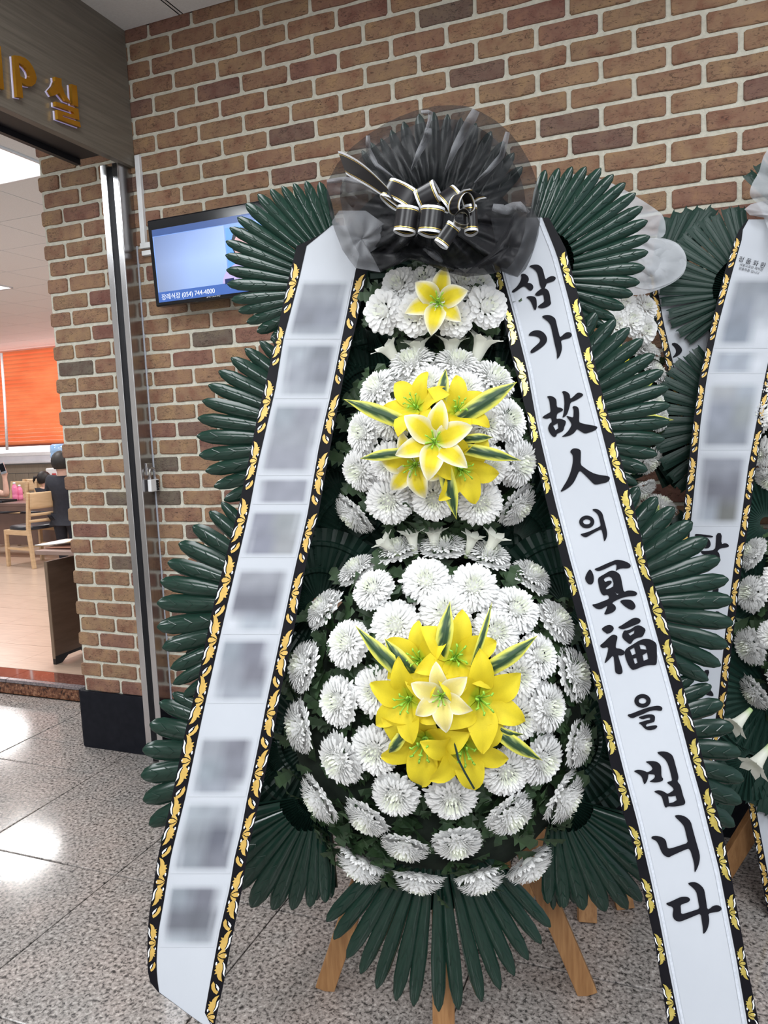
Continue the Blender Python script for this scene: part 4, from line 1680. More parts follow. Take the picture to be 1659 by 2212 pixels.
def trumpet(parent, FR, base, mouth, d0, d1, wmul=1.0):
    b, t = FR.wp(*base, d0), FR.wp(*mouth, d1)
    ax = t - b
    L = ax.length
    q = orient(ax, b, L, random.uniform(0, 1)) @ Matrix.Diagonal((wmul, wmul, 1, 1))
    return obj('white_lily', TRUMP, parent, q)


# ------------------------------------------------------------------ the main three-tier wreath
WA = thing('funeral_wreath', 'three-tier wreath of white chrysanthemums and yellow lilies in leaf fans, nearest the camera', 'wreath', FA.P0 + Vector((0, 0, 0.0)))

tips_1l = [(690, 393), (660, 391), (634, 396), (609, 402), (584, 408), (557, 419), (531, 440), (513, 469), (496, 492), (488, 521), (487, 551), (489, 583), (491, 613), (500, 647), (515, 672), (533, 696), (555, 717), (585, 735)]
tips_1r = [(1178, 367), (1207, 363), (1236, 360), (1266, 360), (1298, 363), (1325, 377), (1351, 395), (1373, 417), (1388, 447), (1399, 477), (1404, 511), (1400, 544), (1393, 578), (1382, 610), (1367, 636), (1349, 665), (1329, 690), (1309, 708), (1285, 726)]
tips_1t = [(770, 352), (782, 325), (801, 308), (823, 299), (845, 281), (872, 263), (905, 246), (937, 242), (967, 247), (996, 255), (1028, 266), (1061, 284), (1088, 305), (1110, 330), (1128, 360)]
tips_2l = [(588, 728), (561, 737), (529, 753), (499, 773), (472, 802), (450, 832), (437, 866), (427, 903), (425, 942), (430, 983), (444, 1018), (462, 1051), (484, 1081), (515, 1100)]
tips_2r = [(1289, 674), (1330, 690), (1360, 708), (1389, 733), (1414, 766), (1433, 801), (1445, 837), (1448, 874), (1447, 911), (1436, 949), (1420, 982), (1399, 1016), (1377, 1047), (1350, 1065)]
tips_3ul = [(478, 1085), (452, 1105), (416, 1137), (386, 1174), (362, 1215), (346, 1256), (339, 1303), (339, 1355), (351, 1400), (369, 1444), (374, 1478), (395, 1505)]
tips_3ll = [(372, 1498), (344, 1518), (323, 1565), (308, 1620), (304, 1676), (309, 1729), (322, 1782), (348, 1822), (380, 1850)]
tips_3ur = [(1380, 1052), (1420, 1074), (1457, 1096), (1496, 1128), (1529, 1165), (1556, 1208), (1574, 1252), (1583, 1297), (1584, 1347), (1573, 1396), (1557, 1438), (1530, 1470)]
tips_3lr = [(1500, 1462), (1537, 1482), (1562, 1520), (1585, 1571), (1601, 1627), (1607, 1685), (1602, 1734), (1587, 1785), (1560, 1820)]
tips_3bl = [(418, 1800), (440, 1845), (470, 1888), (503, 1925), (542, 1960), (589, 1966), (631, 1966), (669, 1960), (703, 1950)]
tips_3br = [(1183, 1952), (1218, 1962), (1260, 1966), (1308, 1969), (1356, 1964), (1386, 1948), (1422, 1915), (1450, 1875), (1470, 1830)]
tips_3b = [(705, 1991), (721, 2029), (749, 2070), (779, 2104), (814, 2136), (855, 2162), (893, 2174), (948, 2185), (990, 2182), (1040, 2164), (1080, 2138), (1111, 2108), (1141, 2074), (1169, 2039), (1189, 2003)]
tips_2in_l = [(560, 1000), (575, 960), (585, 920)]
fan(WA, FA, (757, 625), tips_1l, 0.0)
fan(WA, FA, (1118, 600), tips_1r, 0.0)
fan(WA, FA, (940, 560), tips_1t, -0.012, base=0.30)
fan(WA, FA, (790, 955), tips_2l, 0.010)
fan(WA, FA, (1110, 935), tips_2r, 0.010)
fan(WA, FA, (690, 1310), tips_3ul, 0.022, wl=(20, 44))
fan(WA, FA, (1235, 1300), tips_3ur, 0.022, wl=(20, 44))
fan(WA, FA, (625, 1625), tips_3ll, 0.016, wl=(20, 46))
fan(WA, FA, (1270, 1590), tips_3lr, 0.016, wl=(20, 46))
fan(WA, FA, (690, 1715), tips_3bl, 0.024, base=0.30, wl=(20, 44))
fan(WA, FA, (1195, 1715), tips_3br, 0.024, base=0.30, wl=(20, 44))
fan(WA, FA, (945, 1740), tips_3b, 0.034, base=0.30, wl=(20, 33))
# second, shorter leaf layer peeping out behind the first
fan(WA, FA, (690, 1310), [(425, 1215), (400, 1262), (388, 1312), (390, 1365), (402, 1412), (420, 1452)], -0.012, wl=(20, 40), plate=0.75)
fan(WA, FA, (640, 1660), [(395, 1560), (370, 1610), (362, 1665), (372, 1720)], -0.012, wl=(20, 40), plate=0.9)
fan(WA, FA, (1190, 1700), [(1195, 1965), (1210, 1960), (1224, 1958), (1240, 1952)], -0.004, wl=(20, 30), plate=0.9, base=0.35)
fan(WA, FA, (710, 1700), [(668, 1935), (684, 1945), (700, 1945), (716, 1940)], -0.004, wl=(20, 30), plate=0.9, base=0.35)

# moulded corrugated plates showing between the ribbons and the flowers
for c, R0, a0, a1, d in (((805, 870), 165, 95, 300, 0.004), ((1070, 870), 175, -110, 90, 0.004), ((690, 1310), 170, 40, 330, 0.004), ((1220, 1310), 170, -150, 140, 0.004),
                         ((690, 1600), 190, 60, 300, 0.002), ((1210, 1600), 190, -120, 120, 0.002), ((790, 1170), 140, 90, 330, -0.004), ((1110, 1170), 150, -150, 90, -0.004), ((800, 700), 120, 90, 300, 0.0), ((1080, 700), 120, -110, 90, 0.0),
                         ((735, 1070), 130, 0, 360, -0.014), ((1150, 1060), 120, 0, 360, -0.014), ((945, 1190), 215, 0, 360, -0.016), ((945, 760), 170, 0, 360, -0.016), ((945, 590), 215, 0, 360, -0.020)):
    m = MB()
    rows = []
    st = 72
    for q, (rr, amp, lift) in enumerate(((0.12, 0, 0), (0.42, .5, 0), (0.44, .5, .006), (0.48, .5, .006), (0.50, .5, 0), (0.76, .8, 0), (0.78, .8, .006), (0.82, .8, .006), (0.84, .8, 0), (1.0, 1, -.004))):
        rows.append([FA.wp(c[0] + R0 * rr * math.cos(math.radians(a0 + (a1 - a0) * k / st)), c[1] - R0 * rr * math.sin(math.radians(a0 + (a1 - a0) * k / st)),
                           d + lift + (0.005 if k % 2 else -0.003) * amp) for k in range(st + 1)])
    m.grid(rows)
    m.build('fan_plate', M['leaf_dark'], WA)

dome(WA, T3, 0.90, 620, 0.055)
dome(WA, T2, 0.90, 330, 0.048)
dome(WA, T1, 0.86, 90, 0.042)

MUM3 = [(857, 1181, 98), (959, 1172, 106), (1058, 1192, 102), (767, 1225, 96), (802, 1268, 98, .75), (919, 1253, 108, .42), (1024, 1266, 108, .42), (1151, 1240, 98), (693, 1310, 100), (1119, 1312, 112, .8), (1208, 1337, 108),
        (853, 1352, 112, .3), (963, 1320, 116, .3), (1073, 1365, 108, .5), (745, 1388, 108, .85), (1170, 1414, 104, .9), (648, 1436, 116), (1248, 1453, 122), (809, 1495, 112, .6), (722, 1516, 112, .95), (1118, 1461, 108, .4),
        (1191, 1529, 112), (638, 1571, 116), (1122, 1552, 112, .5), (1256, 1609, 106), (727, 1645, 118), (805, 1626, 114, .6), (1096, 1672, 112, .5), (1178, 1647, 118, .9), (682, 1732, 120), (851, 1724, 108, .75),
        (977, 1733, 116, .9), (1108, 1766, 116), (1225, 1728, 124), (786, 1774, 108), (873, 1838, 110), (989, 1830, 114, .85), (775, 1876, 112), (903, 1910, 110), (1040, 1906, 110), (1150, 1876, 116)]
for f_ in MUM3:
    flower(WA, T3, *f_)
MUM2 = [(888, 780, 110), (989, 778, 104), (1070, 815, 104), (810, 834, 98), (925, 826, 90, .5), (1004, 838, 92, .5), (843, 905, 92, .5), (778, 933, 98), (1104, 905, 104), (1052, 918, 90, .5), (772, 1018, 96, .85),
        (1126, 1002, 110), (838, 1000, 92, .5), (1058, 1006, 92, .4), (838, 1084, 108, .35), (938, 1079, 102, .35), (1038, 1088, 104, .35), (758, 1117, 106), (1124, 1098, 106)]
for f_ in MUM2:
    flower(WA, T2, *f_)
for f_ in [(822, 672, 96), (858, 612, 84), (895, 680, 96), (984, 688, 86), (1034, 612, 84), (1056, 660, 98), (915, 600, 70), (1000, 610, 74), (942, 640, 90)]:
    flower(WA, T1, *f_, 1.0, random.choice(DAHL), 'dahlia', 0.0 if f_[1] < 630 else 0.02)

# white trumpet lilies between the tiers
for b, t in (((872, 800), (824, 734)), ((912, 802), (898, 722)), ((970, 802), (978, 716)), ((1018, 804), (1052, 712))):
    trumpet(WA, FA, b, t, 0.085, 0.105, 1.02)
for b, t in (((864, 1205), (818, 1158)), ((898, 1205), (886, 1136)), ((940, 1205), (936, 1132)), ((1006, 1205), (1026, 1146)), ((1044, 1210), (1078, 1144))):
    trumpet(WA, FA, b, t, 0.070, 0.085, 0.95)

# yellow lilies
lily(WA, FA, 946, 650, 0.175, 70, 1, (0, 0), 0.10, [1.05, .85, .95, 1.0, .9, .85])
for px, py, dd, r, stl, ti, ro in ((893, 872, .205, 72, 0, (-.35, -.45), .0), (992, 880, .205, 72, 0, (.35, -.4), .25), (892, 1008, .20, 72, 1, (-.3, .35), .55), (1002, 1015, .20, 80, 0, (.45, .25), .7), (938, 952, .255, 80, 1, (0, -.1), .12)):
    lily(WA, FA, px, py, dd, r, stl, ti, ro)
for px, py, dd, r, stl, ti, ro in ((900, 1424, .235, 76, 0, (-.4, -.45), .4), (988, 1418, .240, 92, 0, (.3, -.4), .1), (876, 1516, .255, 88, 0, (-.35, 0), .45), (1042, 1514, .255, 100, 0, (.35, -.05), .3),
                                   (914, 1612, .240, 102, 0, (-.2, .35), .2), (1006, 1622, .240, 98, 0, (.25, .30), .55), (952, 1506, .285, 68, 2, (-.1, -.05), .45)):
    lily(WA, FA, px, py, dd, r, stl, ti, ro)
# variegated leaves
for b, t, w in (((900, 925), (742, 862), 34), ((985, 910), (1117, 825), 40), ((950, 890), (963, 797), 26), ((890, 975), (777, 991), 24), ((990, 950), (1065, 945), 20), ((980, 965), (1126, 995), 28), ((955, 985), (986, 1122), 34)):
    varieg(WA, FA, b, t, 0.20, 0.185, w)
for b, t, w in (((900, 1480), (767, 1351), 36), ((905, 1462), (830, 1378), 32), ((950, 1430), (972, 1299), 36), ((1020, 1440), (1063, 1300), 16), ((1030, 1460), (1161, 1373), 36), ((1050, 1560), (1172, 1643), 32), ((880, 1570), (838, 1627), 26), ((1060, 1565), (1132, 1586), 14)):
    varieg(WA, FA, b, t, 0.235, 0.22, w)
m = MB()
m.tube([FA.wp(978, 1585, .26), FA.wp(990, 1640, .27), FA.wp(1004, 1668, .265), FA.wp(1024, 1703, .25)], 0.0022, 5)
m.build('grass_blade', M['leaf'], WA)

# wooden easel behind the wreath
EA = thing('wooden_easel', 'plain timber easel with splayed legs carrying the nearest wreath', 'easel', (1.40, -1.05, 0))
m = MB()
pf = Vector((1.412, -1.128 + 0.0, 0.0))
pt = FA.wp(945, 330, -0.055)
m.beam(pf + Vector((0, 0.03, 0)), pt, 0.050, 0.026, FA.Nn)
m.build('pole', M['wood'], EA, bevel=0.002)
top = FA.wp(950, 1400, -0.085)
for fx, fy in ((703, 2132), (1268, 2142)):
    ft = onz(fx, fy, 0.0)
    m = MB()
    m.beam(ft, top + (ft - top).normalized() * 0.02, 0.048, 0.030, FA.Nn)
    m.build('leg', M['wood'], EA, bevel=0.002)
bk = onz(1100, 1900, 0.0)
m = MB()
m.beam(bk, top + Vector((0, 0.02, 0.1)), 0.045, 0.028, FA.X)
m.build('leg', M['wood'], EA, bevel=0.002)

# ================================================================== RIBBONS
def motif(kind):
    """border ornament: list of (colour index 0 gold / 1 white, polygon in (u,v)); u 0 = outer edge, v along in units of the strip width"""
    leafa = [(0.46, 0.40), (0.30, 0.72), (0.23, 1.05), (0.27, 1.40), (0.20, 1.75), (0.08, 2.05), (0.40, 1.90), (0.60, 1.62), (0.62, 1.42), (0.86, 1.46), (0.74, 1.26), (0.92, 1.14), (0.76, 1.02), (0.86, 0.88), (0.76, 0.66)]
    cres = [(0.36, 0.42), (0.12, 0.68), (0.0, 1.02), (0.03, 1.36), (-.03, 1.66), (0.17, 1.38), (0.15, 1.05), (0.21, 0.76)]
    dot = [(0.84 + 0.07 * math.cos(a * PI / 4), 0.62 + 0.15 * math.sin(a * PI / 4)) for a in range(8)]
    out = []
    for sg in (1, -1):
        out.append((0, [(u, sg * v) for u, v in leafa]))
        out.append((1, [(u, sg * v) for u, v in cres]))
        out.append((1, [(u, sg * v) for u, v in dot]))
    out.append((0, [(0.86, 0.0), (0.46, -0.20), (0.18, -0.18), (0.08, 0.0), (0.18, 0.18), (0.46, 0.20)]))
    for sg in (1, -1):
        out.append((0, [(0.88, sg * 0.05), (0.54, sg * 0.25), (0.28, sg * 0.32), (0.32, sg * 0.56), (0.58, sg * 0.50), (0.76, sg * 0.30)]))
    out.append((1, [(0.16 + 0.06 * math.cos(a * PI / 3), 0.09 * math.sin(a * PI / 3)) for a in range(6)]))
    if kind == 'long':
        out.append((0, [(0.22, 2.84), (0.44, 2.72), (0.60, 2.50), (0.66, 2.22), (0.82, 2.02), (0.94, 2.30), (0.86, 2.62), (0.62, 2.90), (0.34, 3.06)]))
        out.append((1, [(0.26, 2.80), (0.20, 2.60), (0.34, 2.40), (0.58, 2.20), (0.46, 2.42), (0.52, 2.44), (0.36, 2.62)]))
    return out


class Ribbon:
    def __init__(s, t, xo0, xw0, xw1, xo1, y0, y1, dep, period0, period1, style='print', foil0=None, step=22, curl=0.006, selv=False, cross=None):
        s.t, s.dep = t, dep
        s.tabs = (xo0, xw0, xw1, xo1)
        n = max(4, int((y1 - y0) / step))
        ys = [y0 + (y1 - y0) * i / n for i in range(n + 1)]

        def strip(ta, tb, nx, off):
            m = MB()
            rows = []
            for y in ys:
                a, b = interp(ta, y), interp(tb, y)
                b = max(b, a + 0.01)
                rows.append([s.pt(a + (b - a) * k / nx, y, off) for k in range(nx + 1)])
            m.grid(rows)
            return m
        s.band = strip(xw0, xw1, 6, 0.0).build('band', M['band'], t, True)
        s.trims = []
        for ta, tb in ((xo0, xw0), (xw1, xo1)):
            s.trims.append(strip(ta, tb, 3, 0.0006).build('trim', M['trim'], t, True))
        if selv:
            for sg, tab in ((1, xw0), (-1, xw1)):
                strip([(y, x + (5 if sg > 0 else -11)) for y, x in tab], [(y, x + (11 if sg > 0 else -5)) for y, x in tab], 1, 0.0010).build('selvage', M['selvage'], s.band, True)
        for side, (ta, tb, per) in enumerate(((xo0, xw0, period0), (xo1, xw1, period1))):
            m = MB()
            y = per[0]
            k = 0
            while y < y1 + 80:
                wv = abs(interp(tb, y) - interp(ta, y))
                for ci, poly in motif(style):
                    pts = []
                    ok = True
                    for u, v in poly:
                        yy = y + v * wv * per[2]
                        a, b = interp(ta, yy), interp(tb, yy)
                        if yy < y0 + 2 or yy > y1 or abs(b - a) < 6:
                            ok = False
                            break
                        pts.append(s.pt(a + (b - a) * (0.06 + 0.88 * u), yy, 0.0016))
                    if ok:
                        m.cur = ci
                        m.prism(pts, [], (0, 0, 0))
                y += per[1] * (1 + per[3] * k)
                k += 1
            gold = M['foil_print'] if style == 'short' else M['gold_print']
            m.build('scroll_print', [gold, M['white_print']], s.trims[side])['kind'] = 'stuff'

    def pt(s, x, y, off):
        return at(x, y, s.dep(y, x) - off)

    def glyph(s, contours, ox, oy, sc, name='character', smooth=1, mat=None):
        m = MB()
        for c in contours:
            outer, holes = c[0], c[1:]
            O = [s.pt(ox + a / sc, oy + b / sc, 0.0018) for a, b in chaikin(outer, smooth)]
            Hs = [[s.pt(ox + a / sc, oy + b / sc, 0.0018) for a, b in (chaikin(h, 1) if len(h) > 9 else h)] for h in holes]
            m.prism(O, Hs, (0, 0, 0))
        return m.build(name, mat or M['ink'], s.band)

    def patch(s, cells):
        """pale grey illegible printing on the band: (y0, y1, u0, u1, srgb)"""
        base = (0.45, 0.475, 0.52)
        ch = []                                     # one soft smudge per illegible character
        for c in cells:
            if ch and c[0] - ch[-1][1] < 6 and c[1] - ch[-1][0] < 175 and (c[0] - ch[-1][0] < 120 or c[0] == ch[-1][2][-1][0]):
                ch[-1][1] = max(ch[-1][1], c[1])
                ch[-1][2].append(c)
            else:
                ch.append([c[0], c[1], [c]])

        def tone(cs, u, y):
            for y0, y1, u0, u1, c in cs:
                if y0 <= y < y1 and u0 <= u < u1:
                    return tuple(k * 0.64 for k in lin(c))
            return base
        for ya, yb, cs in ch:
            m = MB()
            rows, cols = [], []
            nn = 18
            for i in range(nn + 1):
                y = ya + 3 + (yb - ya - 6) * i / nn
                a, b = interp(s.tabs[1], y), interp(s.tabs[2], y)
                row, cr = [], []
                for k in range(nn + 1):
                    u = 0.03 + 0.94 * k / nn
                    row.append(s.pt(a + (b - a) * u, y, 0.0006))
                    acc = [0, 0, 0]
                    for du in (-.09, -.03, .03, .09):
                        for dy in (-12, -4, 4, 12):
                            t_ = tone(cs, u + du, y + dy)
                            acc = [p + q / 16 for p, q in zip(acc, t_)]
                    ed = min(1, min(k, nn - k) / 2.0) * min(1, min(i, nn - i) / 2.0)
                    nz = noise.noise(Vector((u * 4.5, y * 0.035, 3.0))) * 0.16
                    cr.append(tuple((p * (1 + nz)) * ed + q * (1 - ed) for p, q in zip(acc, base)))
                rows.append(row)
                cols.append(cr)
            m.grid(rows, cols)
            o = s._patch(m)
        return o

    def _patch(s, m):
        o = m.build('blurred_print', M['greyprint'] if 'greyprint' in M else M.setdefault('greyprint', vcm('grey_print', 0.45, var=0.03, spec=0.3)), s.band)
        return o


def circ(cx, cy, rx, ry, n=28):
    return [(cx + rx * math.cos(2 * PI * k / n), cy + ry * math.sin(2 * PI * k / n)) for k in range(n)]


# left ribbon of the main wreath
def depL(y, x):
    d = 0.052 + max(0, y - 560) / 1640 * 0.205 + 0.006 * math.sin(y / 260.0)
    return (FA.wp(x, y, d) - CW).dot(FWD)


LO0 = [(485, 718), (508, 690), (531, 641), (607, 622), (718, 598), (835, 572), (900, 556), (1008, 534), (1110, 512), (1221, 483), (1315, 459), (1382, 445), (1480, 425), (1580, 400), (1748, 366), (1850, 341), (1975, 322), (2013, 319), (2060, 318), (2116, 320), (2145, 343), (2165, 372), (2190, 405), (2212, 436), (2232, 470)]
LW0 = [(485, 719), (508, 692), (524, 664), (604, 646), (734, 612), (835, 596), (900, 581), (1008, 556), (1110, 537), (1221, 511), (1315, 489), (1372, 476), (1480, 452), (1586, 429), (1724, 400), (1850, 369), (1947, 354), (2007, 343), (2069, 338), (2110, 339), (2145, 344), (2165, 373), (2190, 406), (2212, 437), (2232, 471)]
LW1 = [(485, 792), (575, 770), (688, 747), (863, 712), (900, 703), (970, 688), (1112, 664), (1233, 636), (1399, 601), (1522, 575), (1606, 559), (1724, 534), (1795, 521), (1850, 507), (1919, 496), (2013, 474), (2094, 459), (2195, 441), (2232, 472)]
LO1 = [(485, 816), (581, 794), (690, 772), (811, 743), (974, 712), (1110, 688), (1213, 662), (1399, 628), (1487, 608), (1580, 592), (1632, 581), (1719, 563), (1795, 546), (1850, 534), (1931, 521), (2038, 499), (2120, 484), (2210, 465), (2232, 473)]
t = thing('ribbon_banner', 'white ribbon banner with blurred grey print, left of the flowers on the nearest wreath', 'ribbon', at(560, 1000, 1.6))
RL = Ribbon(t, LO0, LW0, LW1, LO1, 487, 2232, depL, (612, 127.3, 0.92, 0.0035), (640, 127.3, 0.92, 0.0035), 'long')
CELLS = [(600, 655, .02, .9, (165, 170, 180)), (655, 710, .04, .50, (140, 144, 156)), (655, 710, .50, .97, (152, 157, 170)), (710, 735, .10, .95, (172, 179, 189)),
         (735, 780, .02, .48, (178, 185, 195)), (735, 780, .48, .95, (140, 145, 156)), (780, 835, .10, .58, (165, 170, 181)), (780, 835, .58, .98, (142, 146, 158)), (835, 864, .15, .98, (176, 182, 192)),
         (864, 918, .02, .45, (160, 168, 178)), (864, 918, .45, .93, (156, 159, 171)), (918, 968, .05, .9, (162, 166, 176)), (968, 1030, .08, .88, (160, 163, 175)), (1030, 1092, .12, .98, (158, 161, 174)),
         (1098, 1152, .03, .46, (151, 154, 168)), (1098, 1152, .46, .9, (163, 168, 173)), (1152, 1207, .10, .56, (150, 153, 168)), (1152, 1207, .56, .98, (164, 167, 172)), (1222, 1276, .03, .86, (164, 167, 177)),
         (1276, 1331, .03, .88, (129, 131, 143)), (1331, 1373, .30, .9, (186, 194, 205)), (1373, 1428, .02, .40, (158, 166, 177)), (1373, 1428, .40, .83, (136, 138, 151)), (1428, 1482, .08, .50, (161, 166, 177)),
         (1428, 1482, .50, .95, (133, 134, 146)), (1482, 1522, .15, .97, (168, 174, 185)), (1586, 1640, .02, .45, (166, 171, 181)), (1586, 1640, .45, .86, (136, 138, 150)), (1640, 1695, .06, .48, (157, 166, 176)),
         (1640, 1695, .48, .93, (141, 144, 156)), (1695, 1724, .1, .7, (166, 172, 184)), (1726, 1780, .02, .42, (175, 183, 192)), (1726, 1780, .42, .84, (166, 172, 182)), (1780, 1835, .05, .48, (151, 157, 166)),
         (1780, 1835, .48, .90, (113, 116, 129)), (1835, 1890, .10, .50, (156, 163, 173)), (1835, 1890, .50, .96, (134, 137, 149)), (1906, 1961, .02, .42, (156, 164, 174)), (1906, 1961, .42, .82, (129, 131, 143)),
         (1961, 2015, .08, .90, (121, 124, 134)), (2015, 2049, .14, .52, (185, 193, 203)), (2015, 2049, .52, .94, (163, 169, 178))]
RL.patch(CELLS)


# right ribbon of the main wreath
def depR(y, x):
    d = 0.052 + max(0, y - 520) / 1640 * 0.205 + 0.006 * math.sin(y / 240.0)
    return (FA.wp(x, y, d) - CW).dot(FWD)


RO0 = [(480, 1040), (594, 1068), (776, 1107), (900, 1139), (955, 1148), (1118, 1189), (1216, 1214), (1280, 1233), (1441, 1275), (1516, 1292), (1659, 1320), (1739, 1340), (1816, 1365), (1926, 1389), (2033, 1414), (2202, 1441), (2230, 1447)]
RW0 = [(480, 1062), (594, 1086), (686, 1111), (799, 1139), (916, 1160), (994, 1178), (1079, 1198), (1204, 1230), (1328, 1264), (1396, 1281), (1513, 1310), (1597, 1330), (1676, 1350), (1776, 1377), (1892, 1404), (1985, 1424), (2079, 1442), (2202, 1466), (2230, 1472)]
RW1 = [(462, 1168), (550, 1203), (652, 1230), (731, 1248), (830, 1273), (932, 1300), (1078, 1337), (1204, 1371), (1301, 1400), (1330, 1407), (1484, 1450), (1600, 1481), (1643, 1492), (1717, 1513), (1771, 1526), (1880, 1554), (2078, 1592), (2202, 1613), (2230, 1618)]
RO1 = [(467, 1184), (533, 1221), (622, 1245), (730, 1273), (834, 1297), (931, 1324), (1079, 1366), (1170, 1388), (1244, 1405), (1313, 1434), (1437, 1463), (1548, 1495), (1652, 1522), (1690, 1531), (1779, 1558), (1926, 1586), (2095, 1616), (2205, 1638), (2230, 1643)]
t = thing('ribbon_banner', 'white ribbon banner with bold black brush lettering, right of the flowers on the nearest wreath', 'ribbon', at(1250, 1000, 1.6))
RR = Ribbon(t, RO0, RW0, RW1, RO1, 470, 2228, depR, (596, 108.5, 0.84, 0.0052), (583, 103.5, 0.84, 0.0052), 'short', selv=True)
s_ = 8.85
RR.glyph([[[(310, 380), (345, 362), (400, 372), (450, 415), (468, 470), (455, 515), (435, 542), (480, 540), (530, 565), (552, 610), (545, 655), (510, 692), (475, 685), (440, 655), (410, 620), (370, 605), (320, 625), (250, 680), (190, 718), (150, 726), (135, 708), (160, 675), (220, 630), (280, 550), (318, 470), (325, 420)]],
          [[(462, 222), (520, 198), (600, 186), (660, 200), (710, 240), (735, 290), (760, 390), (783, 478), (830, 435), (880, 412), (930, 408), (975, 430), (980, 460), (955, 495), (905, 520), (805, 545), (790, 600), (765, 650), (720, 660), (690, 620), (670, 560), (650, 450), (625, 350), (590, 300), (530, 255)]],
          [[(715, 640), (770, 640), (820, 668), (850, 710), (870, 790), (880, 890), (893, 930), (870, 965), (810, 1000), (740, 1025), (680, 1025), (625, 1000), (680, 950), (758, 900), (755, 850), (740, 760), (690, 775), (632, 792), (570, 768), (630, 700)]],
          [[(410, 815), (450, 795), (510, 790), (570, 802), (605, 835), (615, 900), (618, 985), (605, 1045), (585, 1060), (560, 1045), (530, 960), (490, 880), (450, 840)]]], 1090, 550, s_)
RR.glyph([[[(455, 1530), (500, 1480), (560, 1450), (640, 1442), (710, 1462), (770, 1510), (805, 1570), (815, 1630), (795, 1690), (740, 1750), (660, 1810), (580, 1860), (515, 1888), (490, 1868), (500, 1830), (550, 1780), (620, 1720), (670, 1670), (682, 1630), (660, 1590), (610, 1565), (540, 1552), (475, 1553)]],
          [[(705, 1185), (760, 1158), (830, 1150), (900, 1168), (960, 1210), (980, 1250), (1005, 1370), (1035, 1490), (1058, 1580), (1100, 1550), (1150, 1500), (1210, 1478), (1265, 1490), (1290, 1525), (1275, 1570), (1230, 1598), (1150, 1615), (1075, 1640), (1095, 1730), (1097, 1800), (1080, 1880), (1045, 1955), (1008, 1998), (1000, 1960), (1000, 1880), (975, 1780), (945, 1650), (910, 1480), (880, 1360), (855, 1310), (800, 1255)]]], 1090, 550, s_)
RR.glyph([[[(185, 240), (235, 218), (300, 232), (350, 265), (375, 310), (378, 440), (440, 445), (490, 465), (500, 495), (470, 520), (388, 555), (375, 620), (372, 665), (430, 655), (490, 672), (555, 700), (545, 770), (520, 820), (510, 880), (460, 915), (380, 945), (375, 985), (345, 1008), (300, 1000), (255, 950), (215, 870), (215, 810), (250, 740), (285, 725), (270, 635), (190, 662), (130, 650), (97, 632), (150, 590), (225, 550), (262, 525), (250, 420), (235, 310), (215, 262)],
           [(308, 792), (395, 742), (408, 840), (355, 878)]],
          [[(470, 145), (515, 128), (570, 142), (615, 178), (632, 220), (635, 280), (690, 240), (760, 170), (800, 158), (855, 170), (885, 195), (875, 225), (830, 255), (740, 310), (640, 345), (625, 430), (600, 510), (570, 590), (480, 650), (505, 570), (520, 470), (525, 350), (515, 240), (500, 180)]],
          [[(555, 600), (620, 615), (693, 640), (700, 560), (700, 480), (672, 435), (710, 412), (780, 430), (800, 480), (810, 570), (803, 720), (840, 740), (920, 762), (1030, 780), (1120, 797), (1160, 820), (1140, 860), (1080, 895), (980, 930), (910, 942), (850, 910), (790, 870), (765, 855), (720, 920), (660, 965), (580, 995), (460, 1008), (530, 960), (600, 890), (640, 820), (665, 765), (620, 690), (580, 640)]]], 1160, 830, s_)
RR.glyph([[[(625, 1290), (680, 1228), (740, 1222), (800, 1235), (840, 1270), (838, 1400), (832, 1535), (900, 1590), (1000, 1660), (1100, 1710), (1230, 1740), (1340, 1750), (1395, 1775), (1390, 1830), (1330, 1880), (1200, 1905), (1120, 1920), (1075, 1900), (990, 1810), (890, 1710), (815, 1645), (770, 1740), (715, 1860), (650, 1940), (560, 2010), (435, 2070), (500, 1960), (580, 1830), (640, 1690), (680, 1530), (690, 1420), (680, 1345)]]], 1160, 830, s_)
s_ = 8.847
RR.glyph([[circ(332, 418, 145, 122), circ(332, 416, 72, 50, 20)],
          [[(428, 185), (480, 165), (540, 175), (600, 215), (635, 265), (660, 370), (695, 500), (720, 610), (722, 680), (700, 750), (665, 797), (655, 740), (635, 640), (612, 555), (530, 595), (420, 655), (330, 712), (270, 705), (200, 655), (270, 635), (360, 610), (470, 560), (560, 515), (600, 495), (580, 390), (555, 300), (510, 240)]]], 1230, 1080, s_)
